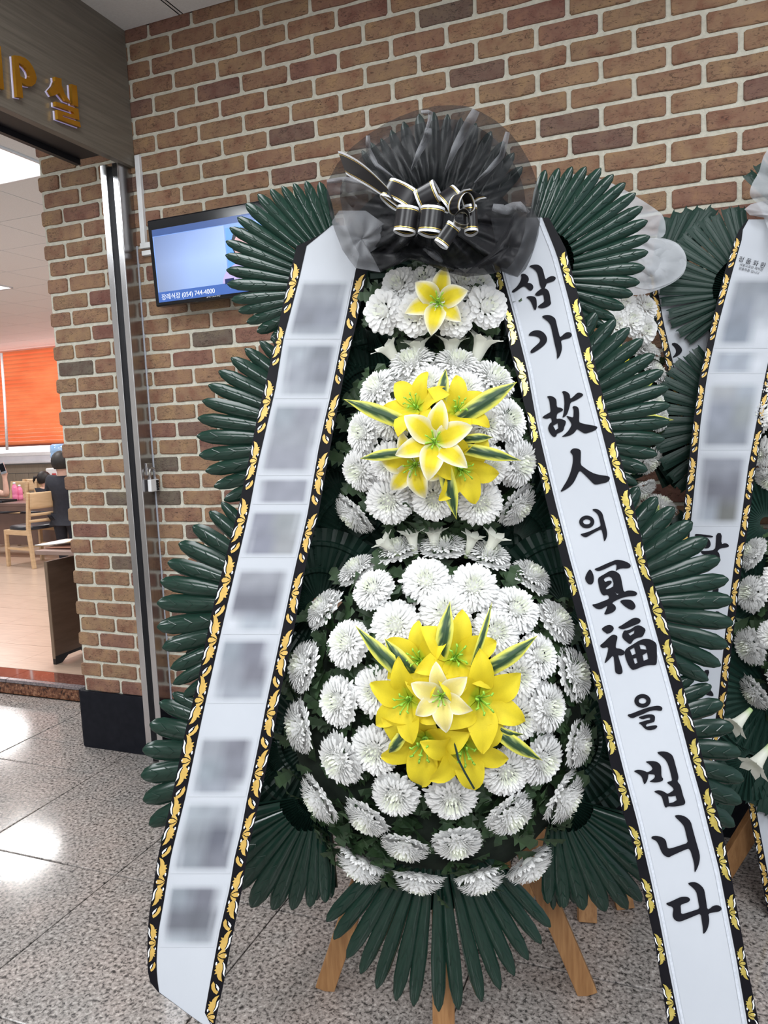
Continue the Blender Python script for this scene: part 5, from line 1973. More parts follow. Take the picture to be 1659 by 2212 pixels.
RR.glyph([[[(470, 1320), (560, 1285), (700, 1220), (820, 1170), (900, 1140), (990, 1150), (1080, 1175), (1150, 1215), (1175, 1250), (1165, 1290), (1110, 1308), (990, 1305), (925, 1330), (885, 1362), (900, 1300), (900, 1230), (850, 1235), (750, 1285), (640, 1335), (560, 1360), (510, 1348)]],
          [[(388, 1318), (430, 1360), (462, 1440), (470, 1520), (455, 1590), (410, 1618), (350, 1600), (310, 1540), (298, 1485), (330, 1400)]],
          [[(545, 1500), (590, 1460), (680, 1410), (770, 1355), (830, 1345), (900, 1370), (965, 1420), (990, 1500), (1015, 1640), (1040, 1760), (1110, 1730), (1190, 1730), (1260, 1745), (1298, 1780), (1290, 1815), (1240, 1838), (1130, 1840), (1020, 1865), (920, 1905), (805, 1968), (870, 2010), (893, 2060), (880, 2110), (800, 2165), (655, 2200), (700, 2100), (735, 2010), (660, 2060), (590, 2090), (520, 2080), (450, 2030), (432, 1995), (500, 1990), (600, 1950), (760, 1890), (755, 1840), (720, 1808), (655, 1830), (610, 1790), (575, 1700), (550, 1580)],
           [(650, 1500), (797, 1447), (858, 1638), (770, 1690), (700, 1710), (695, 1680), (800, 1600), (812, 1560), (790, 1538), (735, 1545), (680, 1570)], [(862, 1748), (900, 1785), (950, 1795), (912, 1815)]],
          [[(960, 1935), (1010, 1908), (1100, 1900), (1190, 1912), (1240, 1965), (1268, 2030), (1250, 2075), (1200, 2105), (1130, 2080), (1040, 2020)]]], 1230, 1080, s_)
s_ = 8.194
RR.glyph([[[(157, 232), (210, 190), (285, 157), (345, 172), (380, 215), (365, 260), (325, 300), (250, 325), (240, 305), (190, 275)]],
          [[(128, 525), (200, 470), (270, 400), (340, 340), (390, 332), (440, 360), (440, 400), (415, 500), (410, 575), (480, 580), (545, 610), (575, 640), (560, 690), (490, 708), (450, 690), (480, 800), (515, 900), (535, 990), (520, 1025), (470, 1038), (420, 1020), (400, 990), (390, 870), (370, 690), (300, 770), (205, 858), (240, 740), (270, 640), (280, 550), (190, 575), (150, 560)]],
          [[(445, 205), (520, 165), (620, 100), (700, 50), (760, 32), (820, 45), (855, 80), (840, 125), (790, 150), (700, 185), (600, 225), (540, 240), (490, 232)]],
          [[(520, 350), (555, 258), (610, 262), (690, 230), (750, 185), (810, 165), (870, 185), (945, 240), (920, 310), (880, 380), (790, 390), (720, 430), (690, 490), (655, 503), (600, 460), (540, 410)], [(635, 318), (740, 260), (735, 310), (668, 352)]],
          [[(570, 620), (610, 570), (720, 505), (820, 440), (920, 405), (1000, 412), (1070, 440), (1135, 490), (1138, 600), (1140, 740), (1138, 850), (1110, 875), (1000, 870), (880, 900), (780, 945), (710, 962), (675, 935), (630, 870), (590, 770), (570, 690)],
           [(662, 605), (735, 565), (765, 670), (700, 700)], [(830, 512), (900, 517), (940, 540), (955, 600), (850, 590)], [(722, 760), (775, 745), (797, 830), (750, 855)], [(885, 700), (965, 650), (985, 765), (905, 798)]]], 1280, 1330, s_)
RR.glyph([[circ(885, 1507, 145, 122), circ(885, 1507, 68, 50, 20)],
          [[(612, 1752), (700, 1730), (820, 1680), (960, 1630), (1080, 1600), (1160, 1590), (1215, 1605), (1240, 1640), (1225, 1680), (1190, 1685), (1110, 1670), (1000, 1690), (900, 1740), (790, 1780), (730, 1810), (680, 1810), (645, 1790)]],
          [[(805, 1800), (880, 1770), (980, 1745), (1060, 1745), (1105, 1775), (1105, 1830), (1095, 1880), (1040, 1895), (950, 1920), (945, 1965), (1000, 1955), (1080, 1940), (1135, 1938), (1150, 1965), (1120, 2000), (1060, 2022), (1000, 2028), (940, 2010), (895, 1970), (865, 1930), (808, 1898), (890, 1870), (960, 1850), (1025, 1840), (1015, 1800), (960, 1815), (880, 1838)]]], 1280, 1330, s_)
s_ = 7.372
RR.glyph([[[(135, 485), (190, 462), (260, 465), (320, 485), (360, 505), (440, 460), (430, 420), (390, 375), (320, 335), (390, 322), (470, 325), (530, 345), (575, 395), (580, 480), (582, 575), (610, 600), (605, 635), (560, 655), (490, 668), (420, 660), (385, 650), (440, 620), (480, 580), (472, 538), (420, 535), (372, 530), (370, 580), (355, 640), (315, 697), (295, 670), (275, 590), (245, 550), (190, 515)]],
          [[(502, 188), (560, 170), (640, 170), (700, 190), (750, 225), (775, 275), (800, 370), (830, 480), (852, 570), (850, 610), (835, 650), (880, 700), (900, 770), (930, 890), (960, 960), (960, 1000), (935, 1025), (850, 1040), (770, 1052), (690, 1042), (645, 1075), (620, 1010), (590, 900), (565, 870), (510, 840), (455, 808), (520, 788), (590, 795), (650, 828), (678, 848), (720, 825), (780, 785), (760, 745), (720, 710), (665, 668), (700, 648), (755, 640), (735, 550), (705, 430), (670, 340), (620, 275)],
           [(688, 888), (740, 888), (808, 878), (825, 945), (770, 980), (705, 995)]]], 1350, 1600, s_)
RR.glyph([[[(418, 1545), (435, 1520), (500, 1513), (580, 1530), (635, 1565), (660, 1610), (668, 1670), (685, 1722), (780, 1700), (900, 1660), (1005, 1625), (985, 1540), (960, 1430), (940, 1360), (880, 1290), (780, 1195), (840, 1180), (920, 1190), (990, 1225), (1050, 1290), (1075, 1390), (1110, 1520), (1150, 1660), (1190, 1800), (1195, 1880), (1180, 1960), (1150, 2040), (1112, 2105), (1105, 2060), (1105, 1980), (1080, 1870), (1030, 1715), (960, 1735), (850, 1785), (740, 1835), (700, 1860), (640, 1840), (590, 1790), (560, 1720), (530, 1640), (490, 1590), (430, 1565)]]], 1350, 1600, s_)
s_ = 8.295
RR.glyph([[[(318, 590), (390, 568), (480, 525), (580, 478), (660, 470), (720, 480), (755, 515), (745, 550), (700, 580), (620, 605), (582, 625), (588, 700), (592, 790), (700, 760), (840, 715), (925, 685), (905, 590), (880, 450), (860, 380), (800, 310), (702, 235), (770, 212), (850, 212), (920, 245), (1000, 325), (1020, 420), (1045, 580), (1062, 705), (1110, 685), (1150, 645), (1215, 622), (1280, 632), (1320, 675), (1310, 715), (1270, 740), (1180, 755), (1078, 770), (1095, 860), (1095, 930), (1070, 1040), (1030, 1110), (985, 1148), (985, 1060), (965, 930), (945, 775), (860, 805), (720, 865), (600, 912), (550, 922), (480, 895), (445, 840), (440, 780), (455, 690), (430, 655), (350, 630)]]], 1400, 1880, s_)

# ================================================================== BLACK ORGANZA ROSETTE AND BOW
BW_ = thing('organza_bow', 'round black organza rosette with a silver-edged ribbon bow, topping the nearest wreath', 'bow', FA.wp(930, 470, 0.12))
OUT = [(706, 395), (729, 353), (760, 318), (794, 291), (830, 268), (862, 252), (900, 238), (940, 229), (975, 227), (1006, 229), (1038, 241), (1070, 260), (1100, 285), (1124, 315), (1142, 346), (1154, 375), (1162, 402), (1167, 440), (1167, 477), (1163, 508), (1155, 535), (1146, 560), (1136, 581), (1118, 599), (1100, 594), (1085, 587), (1045, 594), (1006, 598), (966, 588), (935, 577), (908, 565), (885, 560), (862, 558), (842, 575), (820, 590), (795, 586), (768, 579), (752, 558), (739, 538), (724, 500), (712, 460), (706, 425)]
KX, KY = 930, 462


def z5(x, y):
    return 680 + x / 3.072, 200 + y / 3.072


def veil(outline, mat, name, d_in, d_edge, pleats, amp, seed, FR=FA, k=(KX, KY), shrink=1.0, parent=BW_, belly=0.05, nr=16):
    r = random.Random(seed)
    K = Vector(k)
    pts = [Vector(p) for p in outline]
    dense = []
    for i in range(len(pts)):
        a, b = pts[i], pts[(i + 1) % len(pts)]
        nq = 5 if len(pts) < 50 else 2
        for q in range(nq):
            dense.append(a.lerp(b, q / nq))
    dense = [Vector((q[0], q[1])) for q in dense]
    n = len(dense)
    ph = [(r.uniform(0, 6.28), r.randint(pleats // 2, int(pleats * 1.5)), r.uniform(.4, 1)) for _ in range(4)]
    m = MB()
    rows = []
    for i in range(nr + 1):
        s = 0.02 + 0.98 * i / nr
        row = []
        for j, p in enumerate(dense):
            an = math.atan2(p.y - K.y, p.x - K.x)
            q = K + (p - K) * (s * shrink)
            wv = sum(w * abs(math.sin(n_ * an * 0.5 + f0 + 0.5 * math.sin(s * 4 + f0))) for f0, n_, w in ph) / 2.6 - 0.5
            wv += 0.7 * noise.noise(Vector((q.x * 0.012, q.y * 0.012, seed))) + 0.45 * abs(noise.noise(Vector((q.x * 0.035, q.y * 0.035, seed + 9))))
            below = max(0, (p.y - K.y) / 130.0)
            de = d_edge + 0.09 * min(1, below)
            d = d_in + (de - d_in) * s + belly * math.sin(PI * min(1, s * 1.15)) + amp * wv * min(1, s * 2.0) * (1.0 if s < 0.85 else 0.75)
            row.append(FR.wp(q.x, q.y, d))
        rows.append(row)
    m.grid(rows, close=True)
    return m.build(name, mat, parent, True)


veil(OUT, M['organza'], 'organza_sheet', 0.10, 0.075, 16, 0.030, 3)
veil(OUT, M['organza'], 'organza_sheet', 0.115, 0.10, 20, 0.036, 8, shrink=0.87)
# turned-up folds of the lower edge
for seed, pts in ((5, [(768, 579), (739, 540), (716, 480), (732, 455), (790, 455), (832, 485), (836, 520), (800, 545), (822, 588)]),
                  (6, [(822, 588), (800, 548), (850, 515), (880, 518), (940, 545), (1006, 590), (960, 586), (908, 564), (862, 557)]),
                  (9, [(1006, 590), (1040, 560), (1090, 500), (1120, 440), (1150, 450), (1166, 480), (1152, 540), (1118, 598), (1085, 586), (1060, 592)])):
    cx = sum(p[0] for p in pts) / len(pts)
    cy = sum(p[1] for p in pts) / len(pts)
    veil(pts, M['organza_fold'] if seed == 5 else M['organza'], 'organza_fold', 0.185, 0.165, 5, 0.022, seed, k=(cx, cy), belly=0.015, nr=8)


# standing creases of the gauze, doubled, the light they catch painted in as grey
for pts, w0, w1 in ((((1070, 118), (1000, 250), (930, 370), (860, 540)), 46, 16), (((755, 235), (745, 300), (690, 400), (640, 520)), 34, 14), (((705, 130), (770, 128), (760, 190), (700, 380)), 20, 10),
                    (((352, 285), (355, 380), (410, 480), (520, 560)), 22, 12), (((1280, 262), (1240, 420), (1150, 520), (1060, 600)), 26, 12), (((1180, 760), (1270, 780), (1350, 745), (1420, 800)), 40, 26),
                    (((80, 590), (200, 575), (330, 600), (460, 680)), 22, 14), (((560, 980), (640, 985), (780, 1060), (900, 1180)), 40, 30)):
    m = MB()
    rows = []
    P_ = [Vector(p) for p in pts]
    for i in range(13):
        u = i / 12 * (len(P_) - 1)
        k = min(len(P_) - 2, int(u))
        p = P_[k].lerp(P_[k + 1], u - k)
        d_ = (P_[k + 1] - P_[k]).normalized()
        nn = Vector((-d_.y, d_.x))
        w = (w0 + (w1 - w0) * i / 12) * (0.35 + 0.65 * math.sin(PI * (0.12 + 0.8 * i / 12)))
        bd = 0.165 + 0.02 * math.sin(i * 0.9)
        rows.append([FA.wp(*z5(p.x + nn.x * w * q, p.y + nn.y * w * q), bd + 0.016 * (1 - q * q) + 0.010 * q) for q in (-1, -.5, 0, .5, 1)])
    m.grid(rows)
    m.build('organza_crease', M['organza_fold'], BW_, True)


def band_strip(m, path, wvec, w):
    """striped satin strip: silver edge, gold thread, black middle"""
    cuts = [(-1, -.80, 1), (-.80, -.74, 0), (-.74, -.68, 2), (-.68, .68, 0), (.68, .74, 2), (.74, .80, 0), (.80, 1, 1)]
    for a, b, mi in cuts:
        m.cur = mi
        rows = []
        for i, p in enumerate(path):
            v = wvec[i] if isinstance(wvec, list) else wvec
            ww = w[i] if isinstance(w, list) else w
            rows.append([p + v * (a * ww / 2), p + v * (b * ww / 2)])
        m.grid(rows)


SAT = [M['satin_black'], M['satin_silver'], M['satin_gold']]




def bow_loop(c, ax, width, rx, rz, d, name='loop', yaw=0.0):
    px, py = z5(*c)
    p = FA.wp(px, py, d)
    sc = (p - CW).dot(FWD) / F / 3.072
    a = FA.dir(ax[0], -ax[1], ax[2] if len(ax) > 2 else 0.0)
    q = a.cross(FA.Nn).normalized()
    nn = q.cross(a).normalized()
    if nn.dot(FA.Nn) < 0:
        nn = -nn
    path = []
    for k in range(21):
        th = 2 * PI * k / 20
        path.append(p + q * (rx * 1.30 * sc * math.cos(th) * (0.75 + 0.25 * math.sin(th))) + nn * (rz * sc * (math.sin(th) - 1)))
    m = MB()
    band_strip(m, path, a, width * 0.98 * sc)
    o = m.build(name, SAT, BW_, True)
    return o


bow_loop((603, 828), (-.18, 1), 172, 74, 70, 0.285)
bow_loop((772, 832), (-.16, 1), 178, 80, 75, 0.300)
bow_loop((1035, 825), (0.02, 1), 178, 46, 70, 0.290)
bow_loop((880, 935), (-.62, .80), 160, 52, 45, 0.310)
bow_loop((566, 655), (-.50, .86, .25), 150, 112, 60, 0.275)
bow_loop((735, 672), (.86, -.30, .3), 150, 74, 60, 0.280)
bow_loop((930, 715), (.55, .25, 0.85), 150, 66, 62, 0.300)
bow_loop((945, 800), (.08, .10, 1.0), 110, 52, 52, 0.325)
bow_loop((905, 690), (-.75, .55, .3), 150, 70, 40, 0.270)
m = MB()
path, wv, ww = [], [], []
for i in range(13):
    s = i / 12
    a = z5(150 + (470 - 150) * s, 380 + (615 - 380) * s - 18 * math.sin(PI * s))
    b = z5(210 + (560 - 210) * s, 548 + (770 - 548) * s)
    A, B_ = FA.wp(*a, 0.20 + 0.09 * s), FA.wp(*b, 0.19 + 0.09 * s)
    path.append((A + B_) / 2 + FA.Nn * (0.012 * math.sin(PI * s)))
    wv.append((B_ - A).normalized())
    ww.append((B_ - A).length * (1.0 if i else 0.92))
band_strip(m, path, wv, ww)
m.build('tail', SAT, BW_, True)
m = MB()
a0, a1 = FA.wp(*z5(1000, 700), .28), FA.wp(*z5(1085, 668), .30)
band_strip(m, [a0, a0.lerp(a1, .5) + FA.Nn * .006, a1], (FA.wp(*z5(1120, 690), .30) - FA.wp(*z5(1040, 645), .30)).normalized(), 0.034)
m.build('tail', SAT, BW_, True)
m = MB()
m.lathe([(0.004, -0.02), (0.022, -0.012), (0.026, 0), (0.022, 0.014), (0.004, 0.02)], Matrix.Translation(FA.wp(930, 462, 0.21)), 12)
m.build('knot', M['satin_black'], BW_, True)

# ================================================================== THE TWO WREATHS BEHIND
WB = thing('funeral_wreath', 'funeral wreath mostly hidden behind the nearest one, with white tulle at its top', 'wreath', FB.wp(1290, 1900, 0))
WC = thing('funeral_wreath', 'funeral wreath with notched dark leaves at the right edge of the view', 'wreath', FB.wp(1770, 1900, 0))
tb1 = [(1441, 465), (1466, 454), (1492, 447), (1517, 445), (1545, 446), (1560, 470)]
fan(WB, FB, (1400, 640), tb1, -0.012, mesh=LEAFN, wmul=0.84, pm_=M['leaf_far'])
fan(WB, FB, (1395, 690), [(1470, 545), (1490, 580), (1505, 620), (1510, 660), (1500, 700), (1485, 740)], -0.02, mesh=LEAFN, wmul=0.85, pm_=M['leaf_far'], plate=0.75)
fan(WB, FB, (1390, 960), [(1440, 800), (1470, 830), (1490, 870), (1500, 915), (1498, 960), (1488, 1005), (1470, 1045)], -0.01, mesh=LEAFN, wmul=0.8, pm_=M['leaf_far'], plate=0.8)
fan(WB, FB, (1380, 1330), [(1470, 1130), (1510, 1180), (1535, 1240), (1550, 1300), (1550, 1365), (1540, 1425), (1520, 1480)], -0.01, mesh=LEAFN, wmul=0.8, pm_=M['leaf_far'], plate=0.8)
fan(WB, FB, (1390, 1600), [(1530, 1500), (1555, 1560), (1570, 1625), (1565, 1690), (1545, 1745)], -0.01, mesh=LEAFN, wmul=0.8, pm_=M['leaf_far'], plate=0.8)

tc1 = [(1600, 445), (1587, 443), (1566, 447), (1543, 461), (1516, 470), (1489, 487), (1467, 510), (1451, 529), (1435, 555), (1428, 581), (1421, 604), (1420, 628), (1423, 653), (1440, 679), (1445, 702), (1463, 723), (1483, 739)]
fan(WC, FB, (1625, 630), tc1, 0.05, mesh=LEAFN, wmul=0.76, pm_=M['leaf_far'])
tc2 = [(1500, 748), (1481, 763), (1457, 777), (1441, 797), (1428, 819), (1420, 849), (1412, 880), (1405, 912), (1403, 940), (1412, 970), (1425, 1007), (1445, 1037), (1462, 1060)]
fan(WC, FB, (1620, 905), tc2, 0.055, mesh=LEAFN, wmul=0.78, pm_=M['leaf_far'])
tc3 = [(1490, 1080), (1455, 1110), (1432, 1150), (1415, 1195), (1405, 1245), (1402, 1300), (1406, 1350), (1415, 1400), (1430, 1450)]
fan(WC, FB, (1640, 1290), tc3, 0.06, mesh=LEAFN, wmul=0.8, pm_=M['leaf_far'])
tc4 = [(1440, 1480), (1430, 1540), (1432, 1600), (1445, 1660), (1470, 1715), (1505, 1760), (1545, 1790)]
fan(WC, FB, (1640, 1600), tc4, 0.06, mesh=LEAFN, wmul=0.8, pm_=M['leaf_far'])
fan(WC, FB, (1700, 1560), [(1620, 1740), (1645, 1760), (1672, 1770), (1700, 1772)], 0.07, mesh=LEAFN, wmul=0.8, pm_=M['leaf_far'], plate=0.9)
for c, R0, d in (((1640, 1300), 120, 0.07), ((1665, 1500), 130, 0.072), ((1655, 1130), 110, 0.068), ((1340, 930), 110, 0.0), ((1355, 1300), 120, 0.0), ((1620, 1640), 90, 0.07)):
    m = MB()
    rows = []
    for q, (rr, amp) in enumerate(((0.12, 0), (0.45, .5), (0.8, .8), (1.0, 1))):
        rows.append([FB.wp(c[0] + R0 * rr * math.cos(2 * PI * k / 84), c[1] + R0 * rr * math.sin(2 * PI * k / 84), d + (0.006 if k % 2 else -0.004) * amp) for k in range(84)])
    m.grid(rows, close=True)
    m.build('fan_plate', M['leaf_far'], WB if c[0] < 1500 else WC)

B1 = Tier(FB, 1325, 690, 105, 70, 0.02, 0.07, 45)
B2 = Tier(FB, 1310, 890, 140, 140, 0.02, 0.08, 60)
B3 = Tier(FB, 1310, 1320, 230, 250, 0.02, 0.10, 70)
C2 = Tier(FB, 1770, 900, 160, 150, 0.07, 0.08, 60)
C3 = Tier(FB, 1790, 1350, 185, 290, 0.07, 0.10, 72)
dome(WB, B2, 1.0, 160, 0.05)
dome(WB, B3, 0.9, 160, 0.055)
dome(WC, C2, 0.9, 60, 0.05)
dome(WC, C3, 0.95, 260, 0.055)
for f_ in [(1365, 690, 72), (1398, 660, 60), (1395, 712, 70), (1350, 655, 62), (1332, 700, 66)]:
    flower(WB, B1, *f_, 1.0, random.choice(DAHL), 'dahlia')
for f_ in [(1310, 760, 66), (1372, 752, 62), (1402, 752, 64), (1418, 800, 66), (1335, 790, 66), (1380, 845, 66), (1360, 815, 62), (1395, 880, 64), (1420, 870, 62), (1405, 1000, 70), (1350, 1010, 70), (1385, 1065, 76), (1430, 905, 58), (1300, 1050, 68)]:
    flower(WB, B2, *f_)
for f_ in [(1432, 1088, 74), (1405, 1150, 70), (1470, 1190, 70), (1400, 1240, 72), (1480, 1290, 72), (1430, 1380, 72)]:
    flower(WB, B3, *f_)
for px, py, r, ti, ro in ((1325, 870, 62, (.4, -.2), .2), (1318, 800, 55, (.2, -.4), .5), (1335, 935, 58, (.4, .3), .4)):
    lily(WB, FB, px, py, 0.14, r, 0, ti, ro)
for b, t_, w in (((1330, 905), (1455, 907), 24), ((1330, 880), (1420, 815), 22), ((1390, 1160), (1424, 1090), 20), ((1290, 830), (1345, 735), 24), ((1330, 950), (1400, 985), 18), ((1385, 1190), (1440, 1150), 16)):
    varieg(WB, FB, b, t_, 0.12, 0.14, w)
C3.tau = 80
for f_ in [(1620, 1192, 78), (1618, 1281, 82), (1614, 1398, 84), (1624, 1500, 84), (1672, 1375, 70, .6), (1690, 1250, 80, .6), (1700, 1470, 80, .6)]:
    flower(WC, C3, *f_)
for f_ in [(1640, 830, 74), (1630, 900, 74), (1640, 980, 74), (1660, 1040, 70)]:
    flower(WC, C2, *f_)
for px in (1745, 1800, 1855, 1910, 1960):
    for py in (1130, 1210, 1290, 1370, 1450, 1530, 1600):
        if ((px - 1790) / 180) ** 2 + ((py - 1350) / 285) ** 2 < 1:
            flower(WC, C3, px + random.uniform(-8, 8), py + random.uniform(-8, 8), 76)
for px, py in ((1710, 800), (1765, 790), (1820, 810), (1700, 870), (1760, 860), (1820, 880), (1870, 860), (1700, 950), (1760, 940), (1820, 955), (1870, 940), (1720, 1010), (1790, 1015), (1850, 1000)):
    flower(WC, C2, px, py, 70)
C1 = Tier(FB, 1770, 665, 110, 75, 0.08, 0.07, 45)
dome(WC, C1, 0.9, 60, 0.05)
for px, py in ((1700, 650), (1750, 630), (1800, 640), (1850, 655), (1725, 700), (1780, 700), (1835, 705)):
    flower(WC, C1, px, py, 68, 1.0, random.choice(DAHL), 'dahlia')
for cx, cy, R_ in ((1890, 640, 190), (1930, 930, 200), (1950, 1300, 235), (1940, 1580, 220)):
    fan(WC, FB, (cx, cy), [(cx + R_ * math.cos(math.radians(q)), cy + R_ * math.sin(math.radians(q))) for q in range(-80, 86, 9)], 0.05, mesh=LEAFN, wmul=0.8, pm_=M['leaf_far'])
fan(WC, FB, (1790, 1640), [(1790 + 200 * math.cos(math.radians(q)), 1640 + 170 * math.sin(math.radians(q))) for q in range(20, 150, 9)], 0.055, mesh=LEAFN, wmul=0.8, pm_=M['leaf_far'])
fan(WC, FB, (1760, 520), [(1760 + 210 * math.cos(math.radians(q)), 520 + 210 * math.sin(math.radians(q))) for q in range(-135, -40, 9)], 0.04, mesh=LEAFN, wmul=0.8, pm_=M['leaf_far'])
trumpet(WC, FB, (1622, 1532), (1578, 1578), 0.17, 0.20, 1.0)
trumpet(WC, FB, (1664, 1610), (1618, 1668), 0.18, 0.22, 1.0)

# easels of the two wreaths behind
for nm, lbl, cx, feet, hub in (('B', 'timber easel of the half-hidden wreath, one leg showing under the leaves', 1290, ((1268, 1990), (1130, 1940), (1350, 1960)), (1265, 1560)),
                               ('C', 'timber easel of the rightmost wreath, a slanting leg showing under the leaves', 1740, ((1548, 1905), (1860, 1960), (1760, 1990)), (1700, 1660))):
    f0 = onz(*feet[0], 0.0)
    E_ = thing('wooden_easel', lbl, 'easel', f0)
    hp_ = FB.wp(*hub, -0.05 if nm == 'B' else 0.0)
    for fx, fy in feet:
        m = MB()
        m.beam(onz(fx, fy, 0.0), hp_, 0.05, 0.03, FB.Nn)
        m.build('leg', M['wood'], E_, bevel=0.002)
    m = MB()
    m.beam(hp_, FB.wp(cx, 560, -0.05), 0.05, 0.026, FB.Nn)
    m.build('pole', M['wood'], E_)


# ribbons of the wreaths behind
def depB(y, x):
    return (FB.wp(x, y, 0.030 + max(0, y - 560) / 1500 * 0.014) - CW).dot(FWD)


def depC(y, x):
    return (FB.wp(x, y, 0.125 + max(0, y - 560) / 1300 * 0.08) - CW).dot(FWD)


BO0 = [(560, 1392), (620, 1405), (792, 1441), (940, 1474), (1200, 1528), (1500, 1592), (1702, 1632), (1944, 1676), (2060, 1696)]
BO0 = [(560, 1392), (620, 1404), (700, 1418), (792, 1440), (1000, 1482), (1300, 1540), (1500, 1575), (1702, 1609), (1944, 1653), (2060, 1674)]
BW0 = [(y, x + 16) for y, x in BO0]
BW1 = [(y, x + 16 + 92 + (y - 600) * 0.012) for y, x in BO0]
BO1 = [(y, x + 32 + 92 + (y - 600) * 0.012) for y, x in BO0]
t = thing('ribbon_banner', 'white ribbon banner of the half-hidden wreath, running down behind the leaves on the right', 'ribbon', at(1500, 1000, 2.25))
RB = Ribbon(t, BO0, BW0, BW1, BO1, 575, 2050, depB, (600, 66, 0.80, 0.003), (600, 66, 0.80, 0.003), 'long')
RB.glyph([[[(975, 1440), (1010, 1433), (1048, 1465), (1057, 1495), (1030, 1525), (980, 1545), (1012, 1508), (1010, 1475)]]], 1150, 300, 3.259)
CO0 = [(470, 1618), (490, 1600), (512, 1589), (588, 1565), (700, 1537), (815, 1511), (916, 1497), (1010, 1487), (1133, 1473), (1256, 1460), (1372, 1445), (1534, 1428), (1750, 1400), (1790, 1394)]
CW0 = [(470, 1620), (490, 1605), (512, 1604), (588, 1582), (700, 1552), (815, 1527), (916, 1513), (1010, 1505), (1133, 1492), (1256, 1480), (1372, 1463), (1534, 1446), (1750, 1418), (1790, 1412)]
CW1 = [(470, 1740), (600, 1700), (815, 1652), (1010, 1616), (1133, 1600), (1204, 1588), (1372, 1566), (1534, 1549), (1640, 1530), (1750, 1512), (1790, 1504)]
CO1 = [(470, 1756), (600, 1716), (815, 1668), (1010, 1633), (1133, 1617), (1204, 1605), (1372, 1584), (1534, 1567), (1640, 1548), (1750, 1529), (1790, 1520)]
t = thing('ribbon_banner', 'white ribbon banner of the rightmost wreath, small print at its top, black lettering below', 'ribbon', at(1560, 1000, 2.2))
RC = Ribbon(t, CO0, CW0, CW1, CO1, 474, 1785, depC, (540, 79, 0.80, 0.003), (560, 79, 0.80, 0.003), 'long')
RC.patch([(592, 645, .05, .9, (155, 161, 171)), (645, 700, .05, .55, (150, 157, 170)), (645, 700, .55, .95, (186, 192, 202)), (700, 755, .05, .6, (145, 154, 168)), (755, 810, .05, .7, (176, 184, 197)), (820, 865, .05, .55, (182, 186, 192)), (820, 865, .55, .95, (178, 186, 198)),
          (865, 920, .05, .55, (158, 164, 178)), (865, 920, .55, .95, (160, 166, 170)), (920, 975, .05, .95, (150, 156, 168)), (975, 1030, .05, .95, (156, 160, 172)), (1030, 1085, .15, .95, (128, 130, 142)), (1085, 1140, .15, .5, (176, 184, 196)), (1085, 1140, .5, .95, (128, 130, 128))])
K_ = 5.266
RC.glyph([[[(205, 70), (300, 75), (420, 90), (425, 112), (330, 106), (240, 115)]], [[(460, 60), (525, 60), (515, 190), (560, 172), (600, 190), (605, 215), (570, 226), (510, 232), (470, 265), (495, 290), (505, 350), (480, 410), (425, 460), (440, 400), (430, 320), (385, 300), (310, 310), (275, 262), (350, 265), (445, 250), (455, 180)]],
          [[(330, 100), (380, 130), (400, 185), (385, 225), (345, 238), (295, 225), (280, 190), (320, 170)]]], 1460, 1140, K_)
RC.glyph([[[(415, 700), (490, 670), (478, 780), (415, 790)]], [[(232, 768), (300, 765), (380, 785), (330, 830), (230, 810)]], [[(330, 972), (420, 968), (480, 943), (520, 990), (528, 1020), (430, 1004)]]], 1460, 1140, K_)
RC.glyph([[[(318, 1620), (390, 1615), (352, 1730), (303, 1722)]], [[(190, 1655), (245, 1658), (280, 1695), (230, 1712)]], [[(305, 1885), (385, 1835), (425, 1880), (430, 1920), (370, 1908)]]], 1460, 1140, K_)
RC.glyph([[[(180, 2145), (240, 2120), (300, 2148), (292, 2185), (190, 2192)]]], 1460, 1140, K_)


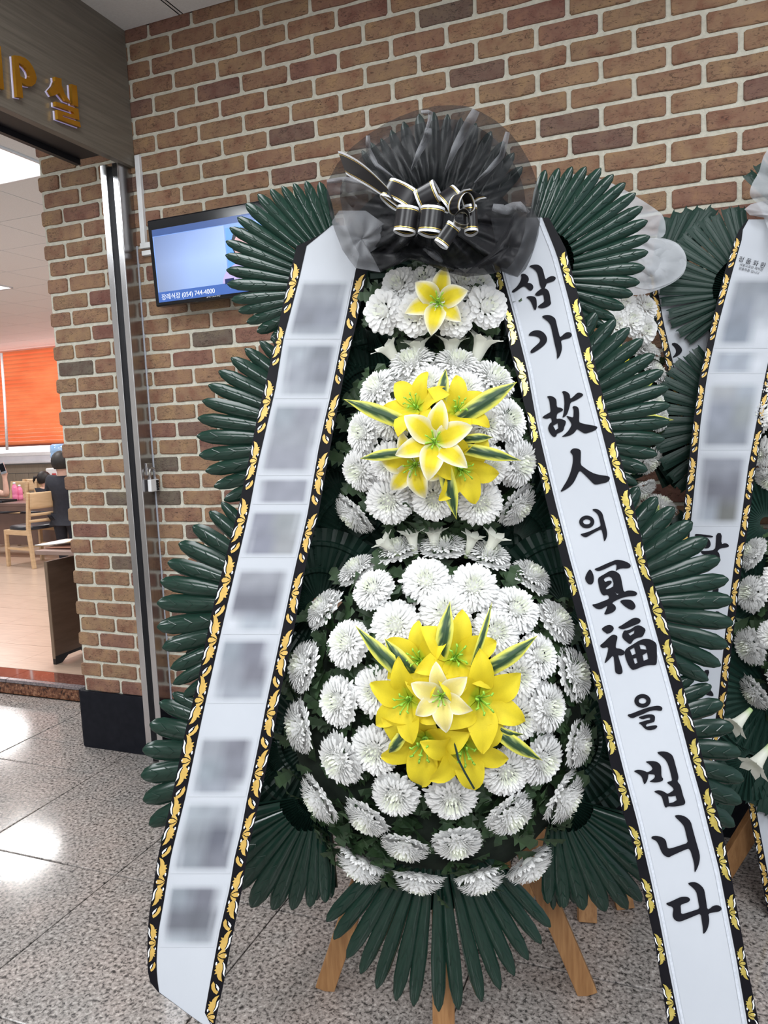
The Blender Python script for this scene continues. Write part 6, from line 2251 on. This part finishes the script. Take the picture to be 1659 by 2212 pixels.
def ribbon_text(rb, body, x0, y0, x1, y1, size_px, name):
    o = rb.pt(x0, y0, 0.0022)
    e = rb.pt(x1, y1, 0.0022)
    ex = (e - o).normalized()
    up = Vector((0, 0, 1))
    nz = ex.cross(up).normalized()
    ey = nz.cross(ex).normalized()
    sz = size_px * (o - CW).dot(FWD) / F
    Mx = Matrix(((ex.x, ey.x, nz.x, o.x), (ex.y, ey.y, nz.y, o.y), (ex.z, ey.z, nz.z, o.z), (0, 0, 0, 1)))
    tx = text_obj(body, sz, Mx, M['ink'], rb.band, name)
    return tx


ribbon_text(RC, '정 품 화 환', 1594, 563, 1652, 579, 13.0, 'title_print')
ribbon_text(RC, '새꽃으로만 제작한', 1597, 573, 1644, 585, 6.6, 'small_print')
ribbon_text(RC, '정품화환 입니다', 1595, 581, 1644, 594, 6.6, 'small_print')

# white tulle rosettes
TB = thing('tulle_bow', 'crumpled white tulle rosette showing beside the leaves above the half-hidden wreath', 'bow', FB.wp(1330, 520, 0.1))
o1 = [(1180, 400), (1230, 372), (1300, 385), (1360, 415), (1422, 455), (1436, 470), (1440, 512), (1400, 520), (1455, 517), (1482, 545), (1484, 580), (1466, 605), (1420, 628), (1375, 640), (1300, 632), (1230, 622), (1190, 560), (1172, 470)]
veil(chaikin(o1, 2), M['tulle'], 'tulle_sheet', 0.10, 0.05, 9, 0.035, 14, FR=FB, k=(1320, 505), parent=TB, belly=0.03, nr=26)
veil(chaikin([(1350, 520), (1400, 512), (1456, 517), (1484, 548), (1482, 585), (1450, 612), (1390, 630), (1340, 600)], 2), M['tulle'], 'tulle_fold', 0.12, 0.10, 6, 0.02, 15, FR=FB, k=(1410, 565), parent=TB, belly=0.02, nr=8)
TC = thing('tulle_bow', 'crumpled white tulle rosette above the rightmost wreath, cut off by the edge of the view', 'bow', FB.wp(1720, 430, 0.15))
o2 = [(1652, 330), (1680, 300), (1760, 290), (1840, 330), (1870, 420), (1850, 520), (1780, 580), (1700, 560), (1660, 500), (1640, 440), (1618, 425), (1622, 400), (1640, 372), (1645, 350)]
veil(chaikin(o2, 2), M['tulle'], 'tulle_sheet', 0.16, 0.11, 10, 0.035, 17, FR=FB, k=(1745, 430), parent=TC, belly=0.03)
veil([(1608, 452), (1622, 441), (1660, 432), (1720, 450), (1730, 490), (1690, 500), (1650, 470), (1620, 465)], M['tulle'], 'tulle_fold', 0.15, 0.13, 5, 0.012, 18, FR=FB, k=(1675, 462), parent=TC, belly=0.01, nr=6)
